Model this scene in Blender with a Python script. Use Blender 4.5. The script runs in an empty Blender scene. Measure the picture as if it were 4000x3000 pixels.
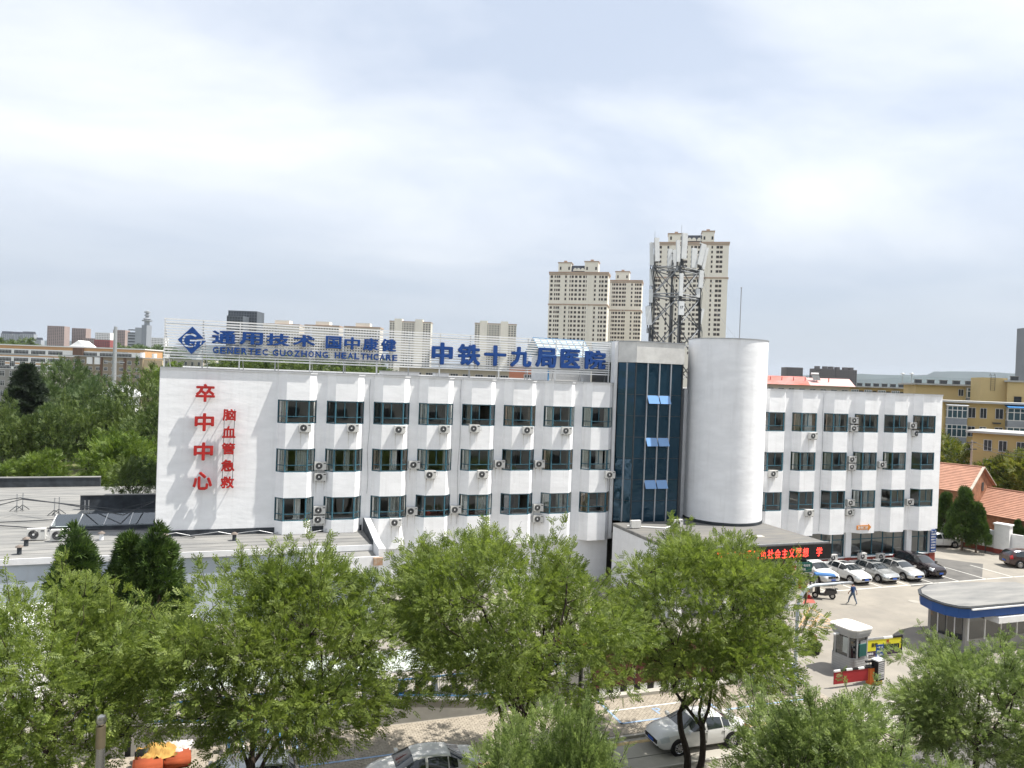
import bpy, bmesh, math, random
import numpy as np
from mathutils import Vector, Matrix, Euler

random.seed(7)
RNG = np.random.default_rng(11)
SC = bpy.context.scene
COL = SC.collection
R = math.radians

# ------------------------------------------------------------------ camera
CAM_Z = 16.5
YAW, PITCH, ROLL, FPX = 0.33638, 0.00821, 0.03652, 2882.95     # pixels of a 4000 px wide frame
CAM = np.array([0.0, -55.4, CAM_Z])
_fw = np.array([math.sin(YAW)*math.cos(PITCH), math.cos(YAW)*math.cos(PITCH), -math.sin(PITCH)])
_r0 = np.array([math.cos(YAW), -math.sin(YAW), 0.0])
_u0 = np.cross(_r0, _fw)
_r = math.cos(ROLL)*_r0 + math.sin(ROLL)*_u0
_u = -math.sin(ROLL)*_r0 + math.cos(ROLL)*_u0
cd = bpy.data.cameras.new('camera')
cam = bpy.data.objects.new('camera', cd); COL.objects.link(cam)
cd.sensor_fit = 'HORIZONTAL'; cd.sensor_width = 36.0
cd.lens = 36.0*FPX/4000.0
cd.clip_start = 0.2; cd.clip_end = 30000
cam.matrix_world = Matrix(((_r[0], _u[0], -_fw[0], CAM[0]), (_r[1], _u[1], -_fw[1], CAM[1]),
                           (_r[2], _u[2], -_fw[2], CAM[2]), (0, 0, 0, 1)))
SC.camera = cam

# survey helpers used for laying out real positions: a sight line met with the ground, an upright plane, or a distance
def sight(px, py): return _fw*FPX + _r*(px-2000) - _u*(py-1500)
def G(px, py, z=0.0):
    d = sight(px, py); return Vector(CAM + d*((z-CAM_Z)/d[2]))
def F(px, py, Y=0.0):
    d = sight(px, py); return Vector(CAM + d*((Y-CAM[1])/d[1]))
def DP(px, py, dist): return Vector(CAM + sight(px, py)/FPX*dist)

# ------------------------------------------------------------------ sky, sun, exposure
SUN_EL, SUN_AZ = R(63), math.atan2(0.951, -0.309)      # azimuth clockwise from +Y
L = Vector((math.sin(SUN_AZ)*math.cos(SUN_EL), math.cos(SUN_AZ)*math.cos(SUN_EL), math.sin(SUN_EL)))
W = bpy.data.worlds.new('World'); SC.world = W; W.use_nodes = True
nt = W.node_tree; N = nt.nodes; K = nt.links; N.clear()
wo = N.new('ShaderNodeOutputWorld'); bg = N.new('ShaderNodeBackground'); bg.inputs['Strength'].default_value = 0.09
sky = N.new('ShaderNodeTexSky'); sky.sky_type = 'NISHITA'; sky.sun_disc = False
sky.sun_elevation = SUN_EL; sky.sun_rotation = SUN_AZ; sky.air_density = 1.0; sky.dust_density = 2.5; sky.ozone_density = 1.2
tc = N.new('ShaderNodeTexCoord'); sep = N.new('ShaderNodeSeparateXYZ'); K.new(tc.outputs['Generated'], sep.inputs[0])
def vm(op, a, b=None):
    n = N.new('ShaderNodeMath'); n.operation = op
    for i, v in enumerate((a, b)):
        if v is None: continue
        if isinstance(v, (int, float)): n.inputs[i].default_value = v
        else: K.new(v, n.inputs[i])
    return n.outputs[0]
zz = vm('MAXIMUM', vm('ADD', sep.outputs['Z'], 0.16), 0.02)        # thin cloud deck seen in perspective
cx = vm('DIVIDE', sep.outputs['X'], zz); cy = vm('DIVIDE', sep.outputs['Y'], zz)
com = N.new('ShaderNodeCombineXYZ'); K.new(cx, com.inputs[0]); K.new(cy, com.inputs[1])
mp = N.new('ShaderNodeMapping'); K.new(com.outputs[0], mp.inputs[0])
mp.inputs['Rotation'].default_value = (0, 0, R(35)); mp.inputs['Scale'].default_value = (0.55, 0.8, 1.0); mp.inputs['Location'].default_value = (11.2, 2.4, 0)
no = N.new('ShaderNodeTexNoise'); no.inputs['Scale'].default_value = 1.15; no.inputs['Detail'].default_value = 9; no.inputs['Roughness'].default_value = 0.55; no.inputs['Distortion'].default_value = 0.35
K.new(mp.outputs[0], no.inputs['Vector'])
cr = N.new('ShaderNodeValToRGB'); cr.color_ramp.elements[0].position = 0.36; cr.color_ramp.elements[1].position = 0.66
cr.color_ramp.elements[0].color = (0, 0, 0, 1); cr.color_ramp.elements[1].color = (1, 1, 1, 1)
K.new(no.outputs['Fac'], cr.inputs[0])
# the deck's own brightness: grey thin veil to bright white cloud
cc = N.new('ShaderNodeMixRGB'); cc.inputs[1].default_value = (5.2, 5.85, 6.95, 1); cc.inputs[2].default_value = (8.7, 8.9, 9.2, 1)
K.new(cr.outputs[0], cc.inputs[0])
no2 = N.new('ShaderNodeTexNoise'); no2.inputs['Scale'].default_value = 0.55; no2.inputs['Detail'].default_value = 4
mp2 = N.new('ShaderNodeMapping'); mp2.inputs['Location'].default_value = (7.3, 3.1, 0.4); K.new(com.outputs[0], mp2.inputs[0]); K.new(mp2.outputs[0], no2.inputs['Vector'])
cover = N.new('ShaderNodeMapRange'); cover.inputs[1].default_value = 0.35; cover.inputs[2].default_value = 0.7; cover.inputs[3].default_value = 0.80; cover.inputs[4].default_value = 0.95
K.new(no2.outputs['Fac'], cover.inputs[0])
mx = N.new('ShaderNodeMixRGB'); K.new(cover.outputs[0], mx.inputs[0]); K.new(sky.outputs[0], mx.inputs[1])
# towards the horizon the veil greys out
hz = N.new('ShaderNodeMapRange'); hz.inputs[1].default_value = 0.02; hz.inputs[2].default_value = 0.30; hz.interpolation_type = 'SMOOTHSTEP'
K.new(sep.outputs['Z'], hz.inputs[0])
hm = N.new('ShaderNodeMixRGB'); hm.inputs[1].default_value = (4.3, 4.8, 5.55, 1); K.new(hz.outputs[0], hm.inputs[0]); K.new(cc.outputs[0], hm.inputs[2])
K.new(hm.outputs[0], mx.inputs[2])
K.new(mx.outputs[0], bg.inputs['Color']); K.new(bg.outputs[0], wo.inputs['Surface'])
sd = bpy.data.lights.new('sun', 'SUN'); sd.energy = 4.8; sd.angle = R(0.6); sd.color = (1.0, 0.955, 0.88)
so = bpy.data.objects.new('sun', sd); COL.objects.link(so); so.location = (60, -20, 80)
so.rotation_euler = L.to_track_quat('Z', 'Y').to_euler()
SC.view_settings.view_transform = 'Standard'; SC.view_settings.look = 'None'; SC.view_settings.gamma = 1.0
SC.view_settings.exposure = 0.66
SC.view_settings.use_curve_mapping = False
try:
    SC.cycles.volume_bounces = 0; SC.cycles.max_bounces = 4; SC.cycles.diffuse_bounces = 2; SC.cycles.glossy_bounces = 2; SC.cycles.transmission_bounces = 3; SC.cycles.transparent_max_bounces = 8
    SC.cycles.volume_step_rate = 4
except Exception: pass

# ------------------------------------------------------------------ materials
MATS = {}
def mat(name, col, rough=0.8, var=0.12, scale=1.0, bump=0.0, bscale=8.0, metal=0.0, spec=0.3, stretch=(1, 1, 1), streak=0.0, col2=None, detail=5.0):
    """Procedural paint: world-space noise varies the colour, optional second colour, streaks and relief."""
    if name in MATS: return MATS[name]
    m = bpy.data.materials.new(name); m.use_nodes = True; t = m.node_tree; n = t.nodes; k = t.links
    b = n['Principled BSDF']; b.inputs['Roughness'].default_value = rough; b.inputs['Metallic'].default_value = metal
    b.inputs['Specular IOR Level'].default_value = spec
    g = n.new('ShaderNodeNewGeometry'); mpn = n.new('ShaderNodeMapping'); mpn.inputs['Scale'].default_value = stretch
    k.new(g.outputs['Position'], mpn.inputs[0])
    t1 = n.new('ShaderNodeTexNoise'); t1.inputs['Scale'].default_value = scale; t1.inputs['Detail'].default_value = detail; t1.inputs['Roughness'].default_value = 0.6
    k.new(mpn.outputs[0], t1.inputs['Vector'])
    c = col if len(col) == 4 else (*col, 1)
    c2 = (*col2, 1) if col2 else tuple(min(1, v*(1-var)) for v in c[:3]) + (1,)
    c1 = c if col2 else tuple(min(1, v*(1+var)) for v in c[:3]) + (1,)
    rp = n.new('ShaderNodeMapRange'); rp.inputs[1].default_value = 0.33; rp.inputs[2].default_value = 0.67
    k.new(t1.outputs['Fac'], rp.inputs[0])
    mi = n.new('ShaderNodeMixRGB'); mi.inputs[1].default_value = c1; mi.inputs[2].default_value = c2; k.new(rp.outputs[0], mi.inputs[0])
    out = mi.outputs[0]
    if streak > 0:      # rain streaks running down walls
        ms = n.new('ShaderNodeMapping'); ms.inputs['Scale'].default_value = (2.3, 2.3, 0.16); k.new(g.outputs['Position'], ms.inputs[0])
        t2 = n.new('ShaderNodeTexNoise'); t2.inputs['Scale'].default_value = 1.0; t2.inputs['Detail'].default_value = 6; t2.inputs['Roughness'].default_value = 0.65; k.new(ms.outputs[0], t2.inputs['Vector'])
        r2 = n.new('ShaderNodeMapRange'); r2.inputs[1].default_value = 0.52; r2.inputs[2].default_value = 0.78; r2.inputs[3].default_value = 0; r2.inputs[4].default_value = streak; k.new(t2.outputs['Fac'], r2.inputs[0])
        m2 = n.new('ShaderNodeMixRGB'); m2.inputs[2].default_value = (0.30, 0.28, 0.25, 1); k.new(r2.outputs[0], m2.inputs[0]); k.new(out, m2.inputs[1]); out = m2.outputs[0]
    k.new(out, b.inputs['Base Color'])
    if bump > 0:
        t3 = n.new('ShaderNodeTexNoise'); t3.inputs['Scale'].default_value = bscale; t3.inputs['Detail'].default_value = 6; k.new(mpn.outputs[0], t3.inputs['Vector'])
        bp = n.new('ShaderNodeBump'); bp.inputs['Strength'].default_value = bump; bp.inputs['Distance'].default_value = 0.05
        k.new(t3.outputs['Fac'], bp.inputs['Height']); k.new(bp.outputs[0], b.inputs['Normal'])
    MATS[name] = m; return m

def glass(name, tint=(0.75, 0.82, 0.85), refl=0.12, dark=0.0, rough=0.02):
    """Window glass: mirror reflection by angle over a clear (or tinted) pane."""
    if name in MATS: return MATS[name]
    m = bpy.data.materials.new(name); m.use_nodes = True; t = m.node_tree; n = t.nodes; k = t.links; n.clear()
    o = n.new('ShaderNodeOutputMaterial'); tr = n.new('ShaderNodeBsdfTransparent'); tr.inputs[0].default_value = (*tint, 1)
    gl = n.new('ShaderNodeBsdfGlossy'); gl.inputs['Roughness'].default_value = rough; gl.inputs[0].default_value = (0.9, 0.95, 1, 1)
    lw = n.new('ShaderNodeFresnel'); lw.inputs[0].default_value = 1.52
    ad = n.new('ShaderNodeMath'); ad.operation = 'ADD'; ad.use_clamp = True; ad.inputs[1].default_value = refl; k.new(lw.outputs[0], ad.inputs[0])
    no_ = n.new('ShaderNodeTexNoise'); no_.inputs['Scale'].default_value = 0.7; ge = n.new('ShaderNodeNewGeometry'); k.new(ge.outputs['Position'], no_.inputs['Vector'])
    bp = n.new('ShaderNodeBump'); bp.inputs['Strength'].default_value = 0.12; bp.inputs['Distance'].default_value = 0.03; k.new(no_.outputs['Fac'], bp.inputs['Height']); k.new(bp.outputs[0], gl.inputs['Normal'])
    mi = n.new('ShaderNodeMixShader'); k.new(ad.outputs[0], mi.inputs[0]); k.new(tr.outputs[0], mi.inputs[1]); k.new(gl.outputs[0], mi.inputs[2])
    k.new(mi.outputs[0], o.inputs['Surface']); MATS[name] = m; return m

def gloss(name, col, rough=0.12, metal=0.0, coat=0.6):
    if name in MATS: return MATS[name]
    m = bpy.data.materials.new(name); m.use_nodes = True; b = m.node_tree.nodes['Principled BSDF']; t = m.node_tree; n = t.nodes; k = t.links
    g = n.new('ShaderNodeNewGeometry'); t1 = n.new('ShaderNodeTexNoise'); t1.inputs['Scale'].default_value = 3; k.new(g.outputs['Position'], t1.inputs['Vector'])
    mi = n.new('ShaderNodeMixRGB'); mi.inputs[1].default_value = (*col, 1); mi.inputs[2].default_value = (*[v*0.86 for v in col], 1); k.new(t1.outputs['Fac'], mi.inputs[0]); k.new(mi.outputs[0], b.inputs['Base Color'])
    b.inputs['Roughness'].default_value = rough; b.inputs['Metallic'].default_value = metal; b.inputs['Coat Weight'].default_value = coat; b.inputs['Coat Roughness'].default_value = 0.04
    MATS[name] = m; return m

def emit(name, col, s):
    if name in MATS: return MATS[name]
    m = bpy.data.materials.new(name); m.use_nodes = True; b = m.node_tree.nodes['Principled BSDF']
    b.inputs['Base Color'].default_value = (*col, 1); b.inputs['Emission Color'].default_value = (*col, 1); b.inputs['Emission Strength'].default_value = s
    MATS[name] = m; return m

def leafmat(name, c1, c2, tr=0.35, vscale=0.55, rough=0.55):
    """Foliage: tone varies from clump to clump and from leaf to leaf, with light passing through."""
    if name in MATS: return MATS[name]
    m = bpy.data.materials.new(name); m.use_nodes = True; t = m.node_tree; n = t.nodes; k = t.links; n.clear()
    o = n.new('ShaderNodeOutputMaterial'); g = n.new('ShaderNodeNewGeometry')
    no_ = n.new('ShaderNodeTexNoise'); no_.inputs['Scale'].default_value = vscale; no_.inputs['Detail'].default_value = 3; k.new(g.outputs['Position'], no_.inputs['Vector'])
    ad = n.new('ShaderNodeMath'); ad.operation = 'MULTIPLY_ADD'; k.new(g.outputs['Random Per Island'], ad.inputs[0]); ad.inputs[1].default_value = 0.5; k.new(no_.outputs['Fac'], ad.inputs[2])
    rp = n.new('ShaderNodeMapRange'); rp.inputs[1].default_value = 0.45; rp.inputs[2].default_value = 1.05; k.new(ad.outputs[0], rp.inputs[0])
    mi = n.new('ShaderNodeMixRGB'); mi.inputs[1].default_value = (*c1, 1); mi.inputs[2].default_value = (*c2, 1); k.new(rp.outputs[0], mi.inputs[0])
    d = n.new('ShaderNodeBsdfPrincipled'); d.inputs['Roughness'].default_value = rough; d.inputs['Specular IOR Level'].default_value = 0.35; k.new(mi.outputs[0], d.inputs['Base Color'])
    tl = n.new('ShaderNodeBsdfTranslucent'); h = n.new('ShaderNodeHueSaturation'); h.inputs['Value'].default_value = 1.5; h.inputs['Saturation'].default_value = 1.1; k.new(mi.outputs[0], h.inputs['Color']); k.new(h.outputs[0], tl.inputs[0])
    ms = n.new('ShaderNodeMixShader'); ms.inputs[0].default_value = tr; k.new(d.outputs[0], ms.inputs[1]); k.new(tl.outputs[0], ms.inputs[2]); k.new(ms.outputs[0], o.inputs['Surface'])
    MATS[name] = m; return m

# ------------------------------------------------------------------ mesh helpers
class MB:
    def __init__(s): s.v = []; s.f = []; s.mi = []; s.m = 0
    def add(s, vs, fs):
        o = len(s.v); s.v += [tuple(p) for p in vs]; s.f += [tuple(i+o for i in q) for q in fs]; s.mi += [s.m]*len(fs); return s
    def box(s, x0, x1, y0, y1, z0, z1):
        return s.add([(x0,y0,z0),(x1,y0,z0),(x1,y1,z0),(x0,y1,z0),(x0,y0,z1),(x1,y0,z1),(x1,y1,z1),(x0,y1,z1)],
                     [(0,3,2,1),(4,5,6,7),(0,1,5,4),(1,2,6,5),(2,3,7,6),(3,0,4,7)])
    def obox(s, c, d, rz=0.0, M=None):
        o = len(s.v); a, b, e = d[0]/2, d[1]/2, d[2]/2
        MM = Matrix.Translation(c) @ (M if M else Matrix.Rotation(rz, 4, 'Z'))
        s.box(-a, a, -b, b, -e, e)
        s.v[o:] = [tuple(MM @ Vector(p)) for p in s.v[o:]]; return s
    def prism(s, poly, z0, z1, caps=True):
        n = len(poly); vs = [(x, y, z0) for x, y in poly] + [(x, y, z1) for x, y in poly]
        fs = [(i, (i+1) % n, n+(i+1) % n, n+i) for i in range(n)]
        if caps: fs += [tuple(range(n-1, -1, -1)), tuple(range(n, 2*n))]
        return s.add(vs, fs)
    def prismy(s, poly, y0, y1):      # polygon in XZ pushed along Y
        n = len(poly); vs = [(x, y0, z) for x, z in poly] + [(x, y1, z) for x, z in poly]
        fs = [(i, n+i, n+(i+1) % n, (i+1) % n) for i in range(n)] + [tuple(range(n)), tuple(range(2*n-1, n-1, -1))]
        return s.add(vs, fs)
    def prismx(s, poly, x0, x1):      # polygon in YZ pushed along X
        n = len(poly); vs = [(x0, y, z) for y, z in poly] + [(x1, y, z) for y, z in poly]
        fs = [(i, (i+1) % n, n+(i+1) % n, n+i) for i in range(n)] + [tuple(range(n-1, -1, -1)), tuple(range(n, 2*n))]
        return s.add(vs, fs)
    def cyl(s, p0, p1, r0, r1=None, n=10, caps=True):
        r1 = r0 if r1 is None else r1; p0 = Vector(p0); p1 = Vector(p1); d = (p1-p0)
        if d.length < 1e-6: return s
        q = d.to_track_quat('Z', 'Y'); X = q @ Vector((1, 0, 0)); Y = q @ Vector((0, 1, 0)); vs = []
        for p, r in ((p0, r0), (p1, r1)):
            for i in range(n):
                a = 2*math.pi*i/n; vs.append(p + X*(r*math.cos(a)) + Y*(r*math.sin(a)))
        fs = [(i, (i+1) % n, n+(i+1) % n, n+i) for i in range(n)]
        if caps: fs += [tuple(range(n-1, -1, -1)), tuple(range(n, 2*n))]
        return s.add(vs, fs)
    def tube(s, pts, r, n=6):
        pts = [Vector(p) for p in pts]; rs = r if isinstance(r, (list, tuple)) else [r]*len(pts); vs = []; m = len(pts)
        up = Vector((0, 0, 1))
        for i, p in enumerate(pts):
            d = (pts[min(i+1, m-1)] - pts[max(i-1, 0)]).normalized()
            a = up if abs(d.z) < 0.9 else Vector((1, 0, 0))
            X = d.cross(a).normalized(); Y = d.cross(X).normalized()
            for j in range(n):
                t = 2*math.pi*j/n; vs.append(p + X*(rs[i]*math.cos(t)) + Y*(rs[i]*math.sin(t)))
        fs = [(i*n+j, i*n+(j+1) % n, (i+1)*n+(j+1) % n, (i+1)*n+j) for i in range(m-1) for j in range(n)]
        fs += [tuple(range(n)), tuple(range(m*n-1, (m-1)*n-1, -1))]
        return s.add(vs, fs)
    def lathe(s, prof, n=20, c=(0, 0, 0)):
        m = len(prof); vs = []
        for r, z in prof:
            for j in range(n):
                a = 2*math.pi*j/n; vs.append((c[0]+r*math.cos(a), c[1]+r*math.sin(a), c[2]+z))
        fs = [(i*n+j, i*n+(j+1) % n, (i+1)*n+(j+1) % n, (i+1)*n+j) for i in range(m-1) for j in range(n)]
        fs += [tuple(range(n-1, -1, -1)), tuple(range((m-1)*n, m*n))]
        return s.add(vs, fs)
    def mesh(s, name, mats, smooth=False):
        me = bpy.data.meshes.new(name); me.from_pydata(s.v, [], s.f)
        for m in (mats if isinstance(mats, (list, tuple)) else [mats]): me.materials.append(m)
        if max(s.mi, default=0) > 0: me.polygons.foreach_set('material_index', s.mi)
        if smooth: me.polygons.foreach_set('use_smooth', [True]*len(me.polygons)); me.set_sharp_from_angle(angle=R(40))
        me.update(); return me
    def build(s, name, mats, parent=None, smooth=False, loc=None, rz=0.0):
        return link(name, s.mesh(name, mats, smooth), parent, loc, rz)

def link(name, me, parent=None, loc=None, rz=0.0, rot=None, scale=None):
    o = bpy.data.objects.new(name, me); COL.objects.link(o)
    if parent is not None: o.parent = parent
    if loc is not None: o.location = loc
    if rot is not None: o.rotation_euler = rot
    elif rz: o.rotation_euler = (0, 0, rz)
    if scale is not None: o.scale = scale if isinstance(scale, (tuple, list)) else (scale,)*3
    return o
def tag(o, label=None, cat=None, group=None, kind=None):
    if label: o['label'] = label
    if cat: o['category'] = cat
    if group: o['group'] = group
    if kind: o['kind'] = kind
    return o
def thing(name, label, cat, loc=(0, 0, 0), rz=0.0, group=None):
    o = link(name, None, None, loc, rz); o.empty_display_size = 0.3; return tag(o, label, cat, group)
def copy_tree(o, parent=None):
    c = o.copy(); COL.objects.link(c); c.parent = parent
    for ch in list(o.children): copy_tree(ch, c)
    return c
def fastmesh(name, V, Q, mats, smooth=False):
    """V n x 3, Q m x k (k = 3 or 4) numpy arrays"""
    me = bpy.data.meshes.new(name); V = np.asarray(V, np.float32); Q = np.asarray(Q, np.int32); kk = Q.shape[1]
    me.vertices.add(len(V)); me.vertices.foreach_set('co', V.ravel())
    me.loops.add(Q.size); me.loops.foreach_set('vertex_index', Q.ravel())
    me.polygons.add(len(Q)); me.polygons.foreach_set('loop_start', np.arange(0, Q.size, kk, dtype=np.int32))
    try: me.polygons.foreach_set('loop_total', np.full(len(Q), kk, np.int32))
    except Exception: pass
    for m in (mats if isinstance(mats, (list, tuple)) else [mats]): me.materials.append(m)
    me.update(calc_edges=True); me.validate()
    if smooth: me.polygons.foreach_set('use_smooth', [True]*len(me.polygons))
    return me
def textmesh(txt, size, depth, m, bold=0.0, name='lettering', align='CENTER', sx=1.0, spacing=1.0):
    """Lettering from Blender's built-in typeface, standing in the XZ plane and facing -Y."""
    c = bpy.data.curves.new('txt', 'FONT'); c.body = txt; c.size = size; c.extrude = depth/2; c.offset = bold*size
    c.align_x = align; c.align_y = 'CENTER'; c.resolution_u = 2; c.space_character = spacing
    o = bpy.data.objects.new('txt', c); COL.objects.link(o)
    dg = bpy.context.evaluated_depsgraph_get(); dg.update()
    me = bpy.data.meshes.new_from_object(o.evaluated_get(dg)); bpy.data.objects.remove(o); bpy.data.curves.remove(c)
    me.transform(Matrix.Rotation(math.pi/2, 4, 'X') @ Matrix.Diagonal((sx, 1, 1, 1)))
    me.materials.clear(); me.materials.append(m); me.name = name; return me
def fit_text(txt, w, h, depth, m, bold=0.0, name='lettering', spacing=1.0):
    """Lettering scaled to a given width and height, centred on its own middle."""
    me = textmesh(txt, 1.0, 0.1, m, 0.0, name, spacing=spacing)
    if bold > 0:      # thicken the strokes: copies set off all round, each a hair shallower
        b = bmesh.new()
        for i in range(11):
            t = me.copy(); a = 2*math.pi*i/10; rr_ = bold if i < 10 else 0
            t.transform(Matrix.Translation((rr_*math.cos(a), 0, rr_*math.sin(a))) @ Matrix.Diagonal((1, 1-.012*i, 1, 1))); b.from_mesh(t); bpy.data.meshes.remove(t)
        b.to_mesh(me); b.free()
    co = np.empty(len(me.vertices)*3, np.float32); me.vertices.foreach_get('co', co); co = co.reshape(-1, 3)
    lo, hi = co.min(0), co.max(0); sz = np.maximum(hi-lo, 1e-6)
    co = (co-(lo+hi)/2)/sz*np.array([w, depth, h], np.float32); me.vertices.foreach_set('co', co.ravel()); me.update(); return me

# shared paints
WALL = mat('white_plaster', (0.87, 0.875, 0.885), 0.85, 0.05, 0.9, bump=0.42, bscale=1.5, stretch=(0.6, 0.6, 1.5), streak=0.18)
WALL2 = mat('white_plaster_plain', (0.80, 0.805, 0.815), 0.85, 0.05, 1.2, bump=0.25, bscale=2.2, streak=0.10)
TEAL = mat('teal_window_frame', (0.045, 0.125, 0.165), 0.45, 0.15, 4)
BITUMEN = mat('grey_bitumen_roof', (0.27, 0.265, 0.25), 0.9, 0.2, 0.7, bump=0.2, bscale=6, stretch=(0.5, 2.2, 1), col2=(0.17, 0.172, 0.17))
DARKBIT = mat('dark_bitumen', (0.045, 0.052, 0.06), 0.85, 0.3, 1.5, bump=0.3, bscale=6)
WHITEP = mat('white_paint', (0.78, 0.78, 0.77), 0.5, 0.05, 3)
GALV = mat('galvanised_steel', (0.42, 0.43, 0.44), 0.45, 0.15, 5, metal=0.6)
DARKSTEEL = mat('dark_steel', (0.06, 0.065, 0.07), 0.5, 0.2, 6, metal=0.3)
BLUE = mat('sign_blue', (0.012, 0.06, 0.24), 0.55, 0.18, 2.5)
RED = mat('sign_red', (0.44, 0.025, 0.022), 0.55, 0.18, 2.5)
PANE = glass('window_glass', (0.88, 0.92, 0.92), 0.075)
BLUEGLASS = None
# ================================================================== the ground
EARTH = mat('far_ground', (0.17, 0.17, 0.13), 0.95, 0.35, 0.02)
CONC = mat('pale_concrete', (0.305, 0.28, 0.24), 0.9, 0.10, 0.35, bump=0.12, bscale=9, col2=(0.225, 0.21, 0.185), detail=9)
ROADM = mat('worn_concrete_road', (0.40, 0.375, 0.33), 0.9, 0.12, 0.4, bump=0.12, bscale=12, col2=(0.31, 0.295, 0.262), detail=9)
ASPH = mat('dark_asphalt', (0.105, 0.102, 0.098), 0.9, 0.2, 0.9, bump=0.2, bscale=20, col2=(0.15, 0.145, 0.135))
PAVB = mat('paver_bed', (0.27, 0.245, 0.205), 0.95, 0.2, 3)
PAV = mat('beige_paver', (0.335, 0.295, 0.24), 0.9, 0.16, 5.0, bump=0.1, bscale=30, detail=2)
KERB = mat('kerb_stone', (0.40, 0.38, 0.34), 0.9, 0.12, 2)
MARKW = mat('worn_white_marking', (0.66, 0.65, 0.61), 0.8, 0.15, 4)
MARKB = mat('faded_blue_marking', (0.27, 0.37, 0.52), 0.85, 0.2, 4)
MARKY = mat('faded_yellow_marking', (0.48, 0.36, 0.19), 0.85, 0.2, 4)
MARKO = mat('faded_orange_marking', (0.52, 0.33, 0.19), 0.85, 0.25, 4)
GRASSG = mat('wood_floor_soil', (0.16, 0.15, 0.075), 0.95, 0.4, 0.4, col2=(0.09, 0.12, 0.03))

def sheet(name, poly, z, m, parent=None):
    mb = MB(); mb.add([(x, y, z) for x, y in poly], [tuple(range(len(poly)))])
    o = mb.build(name, m, parent)
    if parent is None: tag(o, kind='structure')
    return o
def rect(x0, x1, y0, y1): return [(x0, y0), (x1, y0), (x1, y1), (x0, y1)]
def line_sheet(name, a, b, w, z, m, parent=None):
    a = Vector(a[:2]); b = Vector(b[:2]); d = (b-a).normalized(); n = Vector((-d.y, d.x))*w/2
    return sheet(name, [tuple(a-n), tuple(b-n), tuple(b+n), tuple(a+n)], z, m, parent)

sheet('ground', rect(-9000, 9000, -3000, 9000), 0.0, EARTH)
fore = sheet('forecourt', rect(-45, 95, -21.4, 40), 0.004, CONC)
sheet('gate_drive', rect(29.5, 95, -25.25, -21.4), 0.005, CONC)
lane = sheet('side_road', rect(-60, 95, -28.0, -25.25), 0.004, ROADM)
sheet('main_road', rect(-60, 95, -46, -29.6), 0.004, ASPH)
belt = sheet('tree_belt_path', rect(-60, 95, -29.6, -28.0), 0.06, PAVB)
side = MB().box(-60, 29.5, -25.1, -21.35, 0.0, 0.10).build('pavement', PAVB); tag(side, kind='structure')
kb = MB().box(-60, 29.5, -25.25, -25.1, 0, 0.12).build('kerb', KERB); tag(kb, kind='structure')
kb2 = MB().box(-60, 95, -28.12, -28.0, 0, 0.14).build('tree_belt_kerb', KERB); tag(kb2, kind='structure')
# pavers laid in running bond: those in plain sight one by one, the others joined
BL, BW = 0.25, 0.125
pm = MB(); pm.v = []; e = 0.005
pm.add([(e,e,0),(BL-e,e,0),(BL-e,BW-e,0),(e,BW-e,0),(e+.006,e+.006,.022),(BL-e-.006,e+.006,.022),(BL-e-.006,BW-e-.006,.022),(e+.006,BW-e-.006,.022)],
       [(4,5,6,7),(0,1,5,4),(1,2,6,5),(2,3,7,6),(3,0,4,7)])
pme = pm.mesh('paving_brick', PAV); rest = MB(); nb = 0
for j in range(29):
    y = -25.05 + j*BW
    for i in range(-100, 188):
        x = i*BL/1.0*0.5*2 - (BL/2 if j % 2 else 0)
        if x > 29.2 or x < -13: continue
        dz = 0.10 + random.uniform(-0.003, 0.003)
        if 17.6 < x < 20.9 and j % 29 < 19 and nb < 290:
            o = link('paving_brick', pme, side, (x, y, dz)); nb += 1
        else:
            rest.add([(vx+x, vy+y, vz+dz) for vx, vy, vz in pm.v], pm.f)
tag(rest.build('paving_bricks', PAV, side), kind='stuff')
zk = 0.131
for x0, x1 in ((17.1, 22.6), (22.6, 28.0), (2.2, 7.0), (-9, -3.6)):
    mk = MB()
    for (a0, a1, b0, b1) in ((x0, x0+.12, -24.1, -21.5), (x0, x1, -24.1, -23.98)): mk.add([(a0,b0,zk),(a1,b0,zk),(a1,b1,zk),(a0,b1,zk)], [(0,1,2,3)])
    mk.build('parking_bay_marking', MARKB, side)
sheet('white_bay_marking', rect(17.2, 22.4, -22.75, -22.65), zk, MARKW, side)
sheet('yellow_edge_marking', rect(-30, 29, -25.75, -25.5), 0.010, MARKY, lane)
sheet('lane_joint', rect(-60, 95, -26.9, -26.86), 0.009, ASPH, lane)
# faded parking emblem on the bay floor
pe = textmesh('P', 0.9, 0.002, MARKB, 0.0, 'painted_bay_letter'); pe.transform(Matrix.Rotation(-math.pi/2, 4, 'X'))
link('painted_bay_letter', pe, side, (19.6, -23.3, zk+0.002), R(8))
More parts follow.
